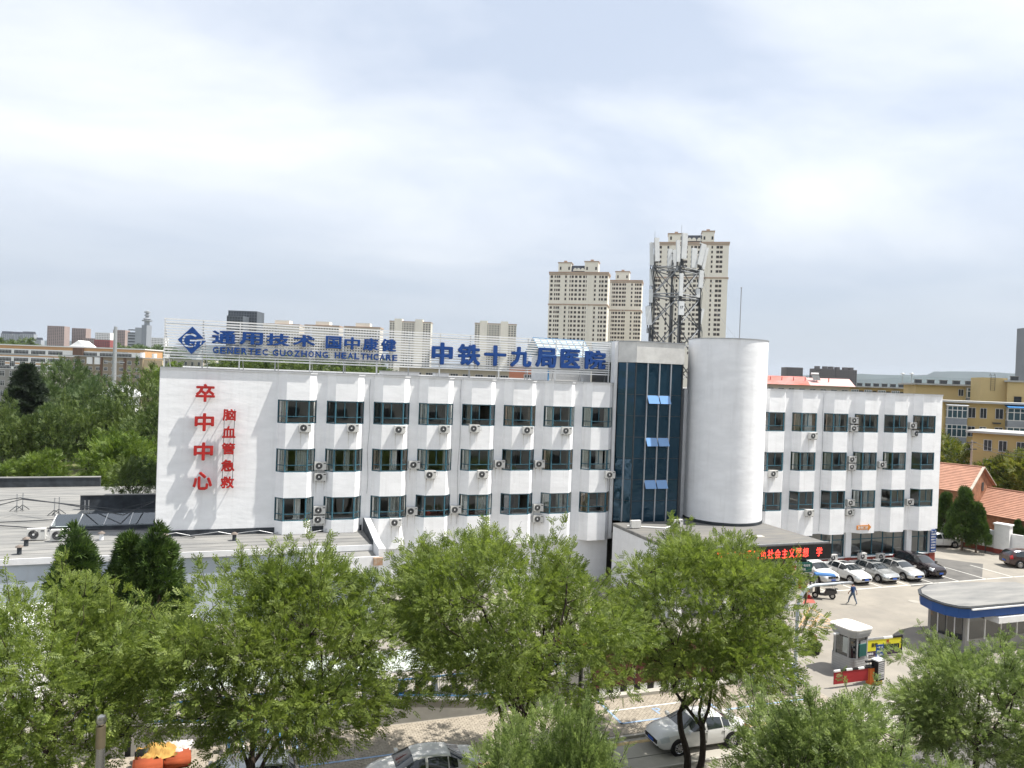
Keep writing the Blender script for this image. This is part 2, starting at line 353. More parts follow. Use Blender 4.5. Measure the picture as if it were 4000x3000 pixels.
# forecourt markings
fz = 0.010
asph = sheet('asphalt_patch', [tuple(G(*p)[:2]) for p in ((3642,2178),(3840,2203),(3836,2262),(3560,2292),(3500,2200))], fz-0.002, ASPH, fore)
yl = -7.35
line_sheet('parking_front_line', (43.6, yl), (69, yl+.15), 0.13, fz+0.003, MARKW, fore)
for x in (44.7, 47.6, 50.5, 53.4, 56.3, 59.3, 62.6, 66.0): line_sheet('parking_divider', (x, yl+.07), (x, -2.9), 0.11, fz+0.003, MARKW, fore)
for a, b in (((3120,2450),(3165,2372)),((3165,2372),(3255,2432)),((3120,2395),(3240,2430)),((3125,2440),(3250,2455)),((3160,2462),(3200,2402)),((3135,2418),(3250,2440))):
    line_sheet('yard_hatch_marking', G(*a), G(*b), 0.14, fz, MARKO, fore)
sheet('red_floor_mat', [tuple(G(*p)[:2]) for p in ((3145,2335),(3168,2326),(3187,2356),(3135,2358))], fz, mat('red_mat', (0.36, 0.11, 0.085), .9), fore)
mc = MB().lathe([(0.0, 0.0), (.42, 0), (.42, .012), (.36, .016), (0, .016)], 20).build('manhole_cover', ROADM, fore, loc=G(3570, 2350) + Vector((0, 0, .006)))
# slab joints of the concrete yard, thin recess lines
for k in range(9): line_sheet('slab_joint', (8+k*7.5, -21), (8+k*7.5, -7.6), 0.035, fz-0.001, PAVB, fore)
for y in (-11.2, -16.2): line_sheet('slab_joint', (8, y), (84, y), 0.035, fz-0.002, PAVB, fore)
sheet('wood_ground', [(-70, 26), (-6, 26), (-6, 150), (-150, 150)], 0.006, GRASSG)
sheet('right_verge', [(66, 6.0), (130, 2.0), (150, 60), (66, 40)], 0.006, GRASSG)

# ================================================================== the hospital
ROOFZ, COPE = 16.25, 0.12
ROWS = [(12.68, 14.35), (9.18, 10.85), (5.68, 7.35)]
BD = 0.62; CH = 0.55                     # oriel depth and chamfer
LB = [(1.68+3.417*i, 1.68+3.417*i+2.695) for i in range(8)]
RB = [(41.85+3.522*i, 41.85+3.522*i+2.729) for i in range(6)]
hosp = thing('hospital_building', 'long white four storey hospital with oriel windows, glass stair front and round white tower', 'building')
CURT = [mat('curtain_grey', (0.56, 0.56, 0.52), .9, .1, 6), mat('curtain_pale', (0.70, 0.71, 0.67), .9, .1, 6), mat('curtain_tan', (0.36, 0.29, 0.22), .9, .15, 6)]
ROOM = mat('room_wall', (0.44, 0.40, 0.35), 0.9, 0.2, 0.6)
def outline(Y, x0, x1, bays):
    p = [(x0, Y)]
    for a, b in bays: p += [(a, Y), (a+CH, Y-BD), (b-CH, Y-BD), (b, Y)]
    return p + [(x1, Y)]
def strip(Y, pts, z0, z1, thick=0.28, mb=None):
    """a wall band: the plan line pts pushed up from z0 to z1, with underside and top"""
    mb = mb or MB(); n = len(pts); back = Y+thick
    vs = [(x, y, z0) for x, y in pts] + [(x, y, z1) for x, y in pts] + [(x, back, z0) for x, y in pts] + [(x, back, z1) for x, y in pts]
    fs = []
    for i in range(n-1):
        if abs(pts[i][0]-pts[i+1][0]) < 1e-6: continue
        fs += [(i, i+1, n+i+1, n+i), (2*n+i, i+0, i+1, 2*n+i+1)[::-1], (n+i, n+i+1, 3*n+i+1, 3*n+i)]
    fs += [(0, n, 3*n, 2*n), (n-1, 2*n+n-1, 3*n+n-1, n+n-1)]
    return mb.add(vs, fs)
def wing(tagname, Y, x0, x1, bays, zb):
    zs = [ROOFZ] + [z for a, b in ROWS for z in (b, a)] + [zb]
    for k in range(0, len(zs), 2):       # spandrels
        strip(Y, outline(Y, x0, x1, bays), zs[k+1], zs[k]).build('wall_band', WALL, hosp)
    for a, b in ROWS:                    # piers between the windows
        xs = [x0] + [v for p in bays for v in p] + [x1]
        for k in range(0, len(xs), 2):
            if xs[k+1]-xs[k] > 0.02: MB().box(xs[k], xs[k+1], Y, Y+0.28, a, b).build('wall_pier', WALL, hosp)
    # coping with a thin metal lip
    cp = [(x, y-0.07 if y < Y-0.1 else y-0.07) for x, y in outline(Y, x0, x1, [(a-.03, b+.03) for a, b in bays])]
    strip(Y, cp, ROOFZ+0.003, ROOFZ+COPE, 0.4).build('coping', WALL2, hosp)
    cp2 = [(x, y-0.05) for x, y in cp]
    strip(Y, cp2, ROOFZ+COPE+.002, ROOFZ+COPE+0.04, 0.4).build('coping_lip', GALV, hosp)
def oriel(Y, a, b, z0, z1, idx, style):
    """one wrap-round window: frame, four panes, curtains"""
    w = link('window', None, hosp); w.empty_display_size = .2
    ins = 0.07
    P = [(a+.02, Y-.0+.05), (a+CH+.03, Y-BD+ins), (b-CH-.03, Y-BD+ins), (b-.02, Y+.05)]
    f = MB(); t = 0.035
    def bar(p, q, zz0, zz1, wd=t):
        d = (Vector((q[0]-p[0], q[1]-p[1], 0))); l = d.length; an = math.atan2(d.y, d.x)
        f.obox(((p[0]+q[0])/2, (p[1]+q[1])/2, (zz0+zz1)/2), (l, wd*2, zz1-zz0), an)
    def post(p, wd=0.05): f.obox((p[0], p[1], (z0+z1)/2), (wd*2, wd*2, z1-z0-.01), 0.4)
    zt = z0 + (z1-z0)*0.30
    for p, q in zip(P[:-1], P[1:]):
        bar(p, q, z0, z0+.07); bar(p, q, z1-.07, z1); bar(p, q, zt-.025, zt+.025)
    for p in P: post(p, 0.045)
    m1 = ((P[1][0]+P[2][0])/2 - (0.12 if idx % 3 == 0 else 0), P[1][1]); f.obox((m1[0], m1[1], (zt+z1)/2), (.055, .06, z1-zt), 0)
    f.build('window_frame', TEAL, w)
    openp = (idx % 5 == 2)
    for k, (p, q) in enumerate(zip(P[:-1], P[1:])):
        segs = [(p, q)]
        if k == 1: segs = [(p, m1), (m1, q)]
        for n_, (s0, s1) in enumerate(segs):
            zl = z0
            if k == 1 and n_ == 1 and openp: zl = None      # sash slid open behind its neighbour
            g = MB()
            def pane(za, zb_): g.add([(s0[0], s0[1]+.01, za), (s1[0], s1[1]+.01, za), (s1[0], s1[1]+.01, zb_), (s0[0], s0[1]+.01, zb_)], [(0, 1, 2, 3)])
            if zl is None: pane(z0+.07, zt-.025)
            else: pane(z0+.07, z1-.07)
            g.build('pane', PANE, w)
    # curtains hang in folds a little behind the glass
    rnd = random.Random(idx*17+int(z0*10)); cm = CURT[style]
    def curtain(xa, xb, y, mm):
        n = max(6, int((xb-xa)/0.045)); pts = [(xa+(xb-xa)*i/n, y+0.045*math.sin(i*1.9+rnd.random())) for i in range(n+1)]
        c = MB(); c.add([(x, yy, z0+.03) for x, yy in pts] + [(x, yy, z1-.02) for x, yy in pts], [(i, i+1, n+1+i+1, n+1+i) for i in range(n)]); c.build('curtain', mm, w, smooth=True)
    yc = Y-0.12; kinds = rnd.random()
    if kinds < 0.75: curtain(a+.12, a+.12+rnd.uniform(.35, .75), yc, cm); curtain(b-.12-rnd.uniform(.35, .7), b-.12, yc, cm)
    if kinds < 0.4: curtain(a+1.3, a+1.3+rnd.uniform(.4, .8), yc, CURT[1])
    MB().prism([(a+.02, Y), (a+CH, Y-BD+.03), (b-CH, Y-BD+.03), (b-.02, Y), (b-.02, Y+.2), (a+.02, Y+.2)], z0-.04, z0-.001).build('window_sill', WALL2, w)
    return w
wing('left', 0.0, -6.05, 28.3, LB, 3.4)
YR = -1.6
wing('right', YR, 41.0, 63.1, RB, 3.38)
ii = 0
for Y, bays in ((0.0, LB), (YR, RB)):
    for (a, b) in bays:
        for (z0, z1) in ROWS: oriel(Y, a, b, z0, z1, ii, [0, 1, 1, 2][ii % 4] if Y == 0 else [2, 0, 1][ii % 3]); ii += 1
# shell behind the fronts: side walls, floors, back walls, roof
def wallbox(name, x0, x1, y0, y1, z0, z1, m=WALL): return MB().box(x0, x1, y0, y1, z0, z1).build(name, m, hosp)
wallbox('end_wall', -6.052, -5.8, 0.29, 14, 0, ROOFZ)
MB().box(-6.075, -6.055, -0.02, 0.06, 4.6, ROOFZ-.02).build('corner_trim', GALV, hosp)
wallbox('end_wall', 62.85, 63.102, YR+.29, 12, 0, ROOFZ)
wallbox('back_wall', -5.8, 62.8, 14, 14.2, 0, ROOFZ-.1, WALL2)
wallbox('lower_wall', -6.05, 28.3, 0.0, 0.28, 0, 3.395, WALL2)
for zf in (3.5, 7.9, 11.4, 14.9):
    wallbox('floor_slab', -5.79, 28.25, 0.3, 5.0, zf, zf+.25, ROOM); wallbox('floor_slab', 41.05, 62.8, YR+.3, YR+5, zf-.01, zf+.24, ROOM)
wallbox('corridor_wall', -5.79, 28.25, 5.05, 5.2, 0.1, 15.9, ROOM); wallbox('corridor_wall', 41.05, 62.8, YR+5.05, YR+5.2, 0.1, 15.9, ROOM)
for i in range(7): 
    x = (LB[i][1]+LB[i+1][0])/2; wallbox('room_partition', x-.06, x+.06, .3, 5.0, 3.8, 14.85, ROOM)
for i in range(5):
    x = (RB[i][1]+RB[i+1][0])/2; wallbox('room_partition', x-.06, x+.06, YR+.3, YR+5.0, 3.8, 14.85, ROOM)
rf = wallbox('roof', -5.79, 41, 0.42, 14, 15.95, 16.1, BITUMEN); wallbox('roof', 41.01, 62.8, YR+.42, 14, 15.955, 16.1, BITUMEN)
wallbox('back_parapet', -5.8, 28.3, 13.7, 14.0, 16.101, 16.5, WALL2)
# ground floor of the right wing: pillars, shop-like windows, red brick dado
DADO = mat('red_dado_tiles', (0.26, 0.055, 0.04), .7, .15, 3)
for x in (45.2, 52.3, 59.6, 62.55):
    wallbox('pillar', x-.32, x+.32, YR+.02, YR+.6, 1.05, 3.375, WALL2); wallbox('pillar_base', x-.36, x+.36, YR-.02, YR+.62, 0, 1.045, DADO)
for xa, xb in ((41.0, 44.86), (45.58, 51.94), (52.68, 59.22), (59.98, 62.17)):
    wallbox('dado_wall', xa, xb, YR+.15, YR+.55, 0, 1.0, DADO); wallbox('dado_sill', xa, xb, YR+.05, YR+.6, 1.003, 1.09, WALL2)
    wn = link('shop_window', None, hosp); f = MB(); n = max(2, round((xb-xa)/1.35)); yf = YR+.3
    f.box(xa, xb, yf-.04, yf+.04, 1.10, 1.18); f.box(xa, xb, yf-.04, yf+.04, 3.29, 3.37); f.box(xa, xb, yf-.035, yf+.035, 2.62, 2.69)
    for k in range(n+1): x = xa+(xb-xa)*k/n; f.box(x-.04, x+.04, yf-.045, yf+.045, 1.10, 3.36)
    f.build('window_frame', TEAL, wn)
    for k in range(n):
        x = xa+(xb-xa)*k/n; x2 = xa+(xb-xa)*(k+1)/n
        MB().add([(x+.04, yf, 1.18), (x2-.04, yf, 1.18), (x2-.04, yf, 3.29), (x+.04, yf, 3.29)], [(0, 1, 2, 3)]).build('pane', PANE, wn)
    MB().box(xa, xb, YR+3.0, YR+3.1, 0.9, 3.3).build('blind', ROOM, wn)

# ---- stair tower of blue glass beside the round tower
GT = [(28.42, 0.0), (29.64, -1.4), (34.05, -1.4), (34.9, 0.0)]
wallbox('wall_strip', 28.3, 28.62, -0.12, 0.5, 3.4, 19.85, WALL2)
band = MB(); band.prism([(28.64, -.1), (29.60, -1.52), (34.12, -1.52), (34.95, -.1), (34.95, 5), (28.64, 5)], 18.15, 19.85)
band.build('stair_fascia', mat('stained_plaster', (0.66, 0.65, 0.62), .85, .12, 1.0, bump=.35, bscale=1.5, streak=.2), hosp)
MB().prism([(28.6, -.14), (29.57, -1.58), (34.16, -1.58), (35.0, -.14), (35.0, 5.04), (28.6, 5.04)], 19.853, 19.93).build('coping_lip', GALV, hosp)
def tinted():
    m = bpy.data.materials.new('blue_tinted_glass'); m.use_nodes = True; t = m.node_tree; n = t.nodes; k = t.links; b = n['Principled BSDF']
    b.inputs['Base Color'].default_value = (0.009, 0.030, 0.050, 1); b.inputs['Roughness'].default_value = 0.03; b.inputs['Specular IOR Level'].default_value = 0.6
    b.inputs['Specular Tint'].default_value = (0.45, 0.72, 1.0, 1); b.inputs['IOR'].default_value = 1.62
    g = n.new('ShaderNodeNewGeometry'); no_ = n.new('ShaderNodeTexNoise'); no_.inputs['Scale'].default_value = 0.9; no_.inputs['Detail'].default_value = 2; k.new(g.outputs['Position'], no_.inputs['Vector'])
    bp = n.new('ShaderNodeBump'); bp.inputs['Strength'].default_value = 0.5; bp.inputs['Distance'].default_value = 0.08; k.new(no_.outputs['Fac'], bp.inputs['Height']); k.new(bp.outputs[0], b.inputs['Normal'])
    return m
BLUEGLASS = tinted()
OPENGL = gloss('open_vent_glass', (0.16, 0.33, 0.62), 0.12)
ALU = mat('pale_aluminium', (0.50, 0.52, 0.55), .35, .1, 4, metal=.5)
sw = link('stair_glazing', None, hosp); rowsz = [4.95 + 1.76*k for k in range(8)]; rowsz[-1] = 18.14
frontx = [29.64, 30.72, 31.83, 32.92, 34.05]
cols = [((28.64, -.25), (29.12, -.80)), ((29.12, -.80), (29.64, -1.4))] + [((frontx[k], -1.4), (frontx[k+1], -1.4)) for k in range(4)] + [((34.05, -1.4), (34.9, 0.0))]
for ci, (p, q) in enumerate(cols):
    for ri in range(7):
        za, zb_ = rowsz[ri]+.02, rowsz[ri+1]-.02
        vent = ci in (3, 4) and ri in (1, 3, 5)
        if vent:
            MB().add([(p[0]+.03, p[1], za), (q[0]-.03, q[1], za), (q[0]-.03, q[1], zb_-.78), (p[0]+.03, p[1], zb_-.78)], [(0, 1, 2, 3)]).build('glass_panel', BLUEGLASS, sw)
            v = MB(); zt = zb_-.02; v.add([(p[0]+.05, p[1]-.02, zt), (q[0]-.05, q[1]-.02, zt), (q[0]-.05, q[1]-.36, zt-.68), (p[0]+.05, p[1]-.36, zt-.68), (p[0]+.05, p[1]-.05, zt), (q[0]-.05, q[1]-.05, zt), (q[0]-.05, q[1]-.39, zt-.67), (p[0]+.05, p[1]-.39, zt-.67)],
                             [(0, 1, 2, 3), (7, 6, 5, 4), (2, 3, 7, 6), (0, 1, 5, 4), (1, 2, 6, 5), (3, 0, 4, 7)])
            v.build('open_vent', OPENGL, sw)
            MB().box(p[0]+.03, q[0]-.03, p[1]+.3, p[1]+.32, zb_-.78, zb_).build('dark_opening', DARKSTEEL, sw)
        else:
            MB().add([(p[0], p[1], za), (q[0], q[1], za), (q[0], q[1], zb_), (p[0], p[1], zb_)], [(0, 1, 2, 3)]).build('glass_panel', BLUEGLASS, sw)
for x, y, mm, w in ((29.12, -.83, ALU, .04), (29.64, -1.42, DARKSTEEL, .04), (30.72, -1.45, ALU, .045), (31.83, -1.45, ALU, .045), (32.92, -1.45, ALU, .045), (34.05, -1.42, DARKSTEEL, .05)):
    MB().box(x-w, x+w, y-.05, y+.07, 4.9, 18.145).build('mullion', mm, sw)
for z in rowsz[1:-1]:
    tr = MB()
    for (p, q) in cols:
        d = Vector((q[0]-p[0], q[1]-p[1])); tr.obox(((p[0]+q[0])/2, (p[1]+q[1])/2, z), (d.length-.09, .05, .035), math.atan2(d.y, d.x))
    tr.build('transom', DARKSTEEL, sw)
wallbox('stair_core', 28.7, 34.8, 2.0, 5.0, 3.4, 18.1, DARKSTEEL)
# ---- round white tower
CYX, CYY, CYR, CYT = 38.4, -1.5, 3.3, 20.35
ct = MB(); ct.lathe([(CYR, 0), (CYR, CYT)], 96, (CYX, CYY, 0)); 
ct.build('round_tower', WALL, hosp, smooth=True)
MB().lathe([(CYR+.05, CYT), (CYR+.05, CYT+.07), (CYR-.2, CYT+.09)], 96, (CYX, CYY, 0)).build('coping_lip', GALV, hosp, smooth=True)
MB().lathe([(CYR+.06, 5.03), (CYR+.06, 5.24), (CYR, 5.27)], 96, (CYX, CYY, 0)).build('skirting', DARKBIT, hosp, smooth=True)
for z in (14.1, 10.75, 7.3, 5.9):          # round portholes on the right flank
    a = R(-12); c = Vector((CYX+math.cos(a)*CYR, CYY+math.sin(a)*CYR, z)); d = Vector((math.cos(a), math.sin(a), 0))
    MB().cyl(c-d*.1, c+d*.03, .42, n=20).build('porthole_rim', mat('porthole_rim', (.45, .45, .45), .7), hosp)
    MB().cyl(c-d*.1, c+d*.035, .36, n=20).build('porthole_glass', DARKSTEEL, hosp)
wallbox('link_wall', 34.96, 41.0, -.4, 5, 3.4, 16.1, WALL2)
wallbox('wall_pipe', 28.32, 28.38, -.19, -.13, 3.5, 17.0, WALL2)
# hanging cables and rain pipes on the front
for x, z0, z1 in ((15.2, 5, 16.2), (8.2, 7.5, 16), (48.75, 3.6, 16.1), (52.3, 7.5, 12.6)):
    pts = [(x+.05*math.sin(i*.9), (-.03 if x < 40 else YR-.03), z0+(z1-z0)*i/14) for i in range(15)]
    MB().tube(pts, .014, 5).build('wall_cable', GALV, hosp)

# ---- rooftop glazed hut
hut = thing('rooftop_hut', 'white rooftop hut with blue framed glazed pitched roof behind sign', 'hut')
MB().box(24.2, 28.2, 4.2, 8.5, 16.11, 18.6).build('wall', WHITEP, hut)
BFR = mat('blue_frame', (0.08, 0.28, 0.55), .5); SKYG = gloss('pale_roof_glass', (0.50, 0.62, 0.68), .1)
MB().box(24.1, 24.2, 4.15, 4.25, 16.11, 18.7).build('corner_post', BFR, hut)
sl = [(3.9, 18.55), (6.3, 20.15), (8.7, 18.55)]
for sgn in (0, 1):
    (y0, z0), (y1, z1) = (sl[0], sl[1]) if sgn == 0 else (sl[1], sl[2])
    for k in range(8):
        xa = 23.4+k*.62
        for h in range(3):
            t0, t1 = h/3, (h+1)/3
            P = lambda x, t: (x, y0+(y1-y0)*t, z0+(z1-z0)*t)
            MB().add([P(xa+.03, t0+.015), P(xa+.59, t0+.015), P(xa+.59, t1-.015), P(xa+.03, t1-.015)], [(0, 1, 2, 3)]).build('roof_pane', SKYG, hut)
    fr = MB()
    for k in range(9): fr.tube([(23.4+k*.62, y0, z0+.02), (23.4+k*.62, y1, z1+.02)], .035, 4)
    for h in range(4): t = h/3; fr.tube([(23.4, y0+(y1-y0)*t, z0+(z1-z0)*t+.02), (28.36, y0+(y1-y0)*t, z0+(z1-z0)*t+.02)], .03, 4)
    fr.build('roof_bars', BFR, hut)
# a few things lying on the flat roof
for px, py, w in ((1490, 1445, 3.2), (1700, 1462, 1.2)):
    p = F(px, py, 6.0); b = thing('roof_vent_box', 'low grey %s vent box on hospital roof behind the sign' % ('long' if w > 2 else 'short'), 'vent', (p.x, 6, 16.1))
    MB().box(0, w, 0, 1.0, 0, .55).build('casing', WALL2, b); MB().box(-.05, w+.05, -.05, 1.05, .553, .62).build('lid', GALV, b)

# ---- annex: low building with a grey felt roof
ANZ = 4.75
PALEB = mat('pale_blue_render', (0.50, 0.56, 0.62), .85, .07, .8, bump=.2, bscale=2, streak=.12)
anx = thing('annex_building', 'low pale blue annex with flat grey felt roof before the hospital', 'building')
def ax(name, x0, x1, y0, y1, z0, z1, m): return MB().box(x0, x1, y0, y1, z0, z1).build(name, m, anx)
ax('wall', -32, 8.5, -4.75, -4.5, 0, ANZ-.12, PALEB); ax('wall', 8.25, 8.499, -4.49, -.01, 0, ANZ-.12, PALEB)
ax('roof', -32, 8.05, -4.85, -.005, ANZ-.1, ANZ, BITUMEN); ax('roof', -32, -6.09, 0.0, 23.6, ANZ-.101, ANZ-.001, BITUMEN)
ax('roof_edge', -32, 8.0, -4.92, -4.853, ANZ-.35, ANZ+.02, WALL2)
ax('wall_column', -14.3, -13.9, -4.95, -4.76, 0, ANZ-.36, WHITEP)
up = ax('roof_upturn', -6.0, 7.9, -.05, -.004, ANZ+.003, ANZ+.42, DARKBIT); ax('roof_upturn', -6.16, -6.085, .05, 11, ANZ+.003, ANZ+1.2, DARKBIT)
pr = MB(); pr.prismx([(-7.2, ANZ-.6), (-.01, ANZ-.6), (-.01, ANZ+.95), (-.35, ANZ+.95), (-5.2, ANZ+.32), (-7.2, ANZ+.28)], 8.06, 8.5); pr.build('side_parapet', WALL2, anx)
MB().prismx([(-4.8, ANZ+.004), (-.06, ANZ+.004), (-.06, ANZ+.93), (-.35, ANZ+.93), (-4.8, ANZ+.32)], 8.0, 8.055).build('parapet_lining', DARKBIT, anx)
ax('porch_roof', 3.2, 8.0, -7.2, -4.93, ANZ-.55, ANZ-.4, BITUMEN); ax('porch_fascia', 3.2, 8.05, -7.3, -7.203, ANZ-1.3, ANZ-.2, WALL2)
ax('meter_box', 7.7, 8.3, -7.5, -7.31, ANZ-.75, ANZ-.25, mat('rusty_box', (.5, .45, .38), .7, .3, 4, col2=(.35, .16, .06)))
ax('back_parapet', -32, -13.5, 23.6, 24.0, 0, ANZ+.85, DARKBIT); ax('back_parapet_top', -32, -13.5, 23.55, 24.1, ANZ+.853, ANZ+.93, BITUMEN)
ax('inner_parapet', -12.7, -6.2, 11.0, 11.3, ANZ+.002, ANZ+1.15, DARKBIT); ax('inner_parapet_top', -12.7, -6.2, 10.95, 11.35, ANZ+1.153, ANZ+1.2, BITUMEN)
ax('dark_roof_patch', -12.6, -6.2, 5.2, 10.9, ANZ+.003, ANZ+.006, DARKBIT)  # thin dark sheet over the roof in front of the inner parapet
SKL = glass('skylight_glass', (.62, .72, .72), .10)
for k in range(4):
    x0 = -12.9+k*1.62; MB().add([(x0, 3.0, ANZ+.35), (x0+1.58, 3.0, ANZ+.35), (x0+1.58, 4.6, ANZ+.85), (x0, 4.6, ANZ+.85)], [(0, 1, 2, 3)]).build('skylight_pane', SKL, anx)
    MB().tube([(x0, 3.0, ANZ+.37), (x0, 4.6, ANZ+.87)], .03, 4).build('skylight_bar', WHITEP, anx)
ax('skylight_kerb', -13.0, -6.4, 2.9, 2.99, ANZ, ANZ+.3, DARKBIT); ax('skylight_kerb', -13.0, -6.4, 4.65, 4.8, ANZ, ANZ+.83, DARKBIT); ax('skylight_well', -12.95, -6.45, 3.1, 4.6, ANZ+.001, ANZ+.02, WALL2)
for k in range(40):    # felt roll seams
    y = -4.6+k*.98
    if y > 23: break
    if y < -.1: ax('felt_seam', -32, 7.9, y, y+.03, ANZ+.001, ANZ+.008, DARKBIT if k % 3 else BITUMEN)
    else: ax('felt_seam', -32, -13.2 if y > 4 else -13.1, y, y+.03, ANZ+.001, ANZ+.008, BITUMEN)

# ---- entrance canopy with the LED band
can = thing('entrance_canopy', 'flat grey entrance canopy below the round tower with black LED band', 'canopy')
MB().box(27.9, 41.1, -11.0, -1.65, 4.78, 5.0).build('roof_deck', BITUMEN, can)
CDECK = mat('dark_felt', (0.13, 0.132, 0.135), .9, .25, .8, stretch=(.4, 2.5, 1), col2=(0.20, 0.19, 0.17))
MB().box(27.95, 41.05, -10.95, -1.7, 5.003, 5.02).build('roof_felt', CDECK, can)
MB().box(27.85, 41.15, -11.1, -11.003, 4.72, 5.08).build('roof_edge', GALV, can)
MB().box(27.9, 41.2, -11.35, -11.103, 3.86, 4.98).build('led_panel', mat('led_black', (0.016, 0.015, 0.015), .6), can)
LED = emit('led_red', (1.0, 0.05, 0.035), 2.4)
s = '新时代中国特色社会主义思想'; x = 40.98-.62*1.45
for ch in ['学', ' '] + list(s[::-1]):
    if ch != ' ': link('led_character', fit_text(ch, .50, .66, .02, LED, 0.006, 'led_character'), can, (x, -11.362, 4.42))
    x -= .625
for x in (28.4, 32.4, 38.1): MB().box(x-.3, x+.3, -10.95, -10.35, 0, 4.775).build('column', WHITEP, can)
MB().box(28.72, 32.08, -10.3, -10.2, 0, 4.7).build('side_glazing', PANE, can)
MB().box(32.75, 37.75, -10.25, -10.19, 0.05, 4.7).build('door_glass', PANE, can)
for x in (32.8, 34.4, 36.0, 37.7): MB().box(x-.04, x+.04, -10.3, -10.15, 0, 4.7).build('door_frame', DARKSTEEL, can)
MB().box(28.5, 40.5, -4, -3.9, 0, 4.7).build('lobby_wall', ROOM, can)
rq = F(3244, 2170, YR-.1); MB().cyl((rq.x, YR-.08, .3), (rq.x, YR-.08, 3.37), .05, n=8).build('rain_pipe', WHITEP, can)
MB().box(27.92, 28.08, -10.3, -1.7, 0, 4.76).build('side_wall', WALL2, can)
e_ = MB().box(37.85, 38.35, -10.99, -10.953, 2.7, 3.4).build('entry_plate', RED, can); link('entry_lettering', fit_text('入口', .42, .3, .008, WHITEP, .01), can, (38.10, -10.996, 3.07))
MB().box(37.85, 38.35, -10.99, -10.953, 1.95, 2.66).build('access_plate', BLUE, can); MB().cyl((38.1, -10.99, 2.42), (38.1, -11.0, 2.42), .13, n=14).build('access_emblem', WHITEP, can)
for k in range(2): MB().box(35.9+k*.8, 36.55+k*.8, -8.6, -8.1, 5.021, 5.06).build('paving_slab', mat('slab', (.55, .52, .45), .9), can)
MB().tube([(28.3, -3.4, 5.12), (31, -4.6, 5.09), (33.5, -3.1, 5.12)], .06, 6).build('roof_pipe', WHITEP, can)
# ================================================================== signs on the hospital
# rooftop slat frame
ZS0, ZS1 = 17.05, 19.72
frm = thing('rooftop_sign_frame', 'long white slatted steel frame standing on the hospital roof edge', 'sign frame')
NSL = 15
for k in range(NSL):
    z = ZS0 + (ZS1-ZS0)*k/(NSL-1)
    MB().box(-5.95, 28.25, 0.60, 0.66, z-.045, z+.045).build('slat', WHITEP, frm)
for k in range(15):
    x = -5.9 + 34.1*k/14
    MB().box(x-.04, x+.04, .663, .74, 16.1, ZS1+.06).build('post', GALV if k % 2 else WHITEP, frm)
    MB().tube([(x+.05, .7, 18.9), (x+.3, 2.2, 16.12)], .03, 5).build('brace', GALV, frm)
for z in (17.35, 18.4, 19.4): MB().box(-5.9, 28.2, .745, .80, z-.03, z+.03).build('back_rail', GALV, frm)
def letters(name, label, chars, boxes, y, m, depth, bold, group=None, stroke=None):
    t = thing(name, label, 'sign', (0, 0, 0), 0, group)
    for ch, (x0, x1, z0, z1) in zip(chars, boxes):
        link('letter', fit_text(ch, x1-x0, z1-z0, depth, m, bold, 'letter'), t, ((x0+x1)/2, y, (z0+z1)/2))
    return t
t = letters('hospital_name_sign', 'large blue characters 中铁十九局医院 on the right half of rooftop frame', '中铁十九局医院',
    [(12.87, 14.54, 17.33, 19.05), (14.95, 16.78, 17.37, 19.02), (17.12, 18.94, 17.40, 19.04), (19.31, 21.1, 17.40, 19.02), (21.48, 23.27, 17.43, 19.06), (23.66, 25.4, 17.46, 19.04), (25.87, 27.75, 17.47, 19.05)], .45, BLUE, .22, .040)
w = 7.25/4
t = letters('group_name_sign', 'wide brush style blue characters 通用技术 on rooftop frame beside the diamond emblem', '通用技术', [(-2.88+i*w, -2.88+i*w+w*.88, 18.16+.02*i, 19.07) for i in range(4)], .45, BLUE, .2, .034)
w = 5.43/4
t = letters('subsidiary_name_sign', 'smaller blue characters 国中康健 in the middle of the rooftop frame', '国中康健', [(4.89+i*w, 4.89+i*w+w*.84, 18.16, 19.1) for i in range(4)], .45, BLUE, .2, .030)
t = thing('latin_name_sign', 'blue latin capitals in one line under the characters on rooftop frame', 'sign')
for wd, pa_, pb_ in (('GENERTEC', 829, 1050), ('GUOZHONG', 1063, 1285), ('HEALTHCARE', 1307, 1556)):
    n = len(wd); xx = F(pa_, 1380, .4).x; wl = F(pb_, 1395, .4).x-xx
    for i, ch in enumerate(wd): link('letter', fit_text(ch, wl/n*.80, .47, .16, BLUE, .028, 'letter'), t, (xx+wl/n*(i+.45), .45, 17.70))
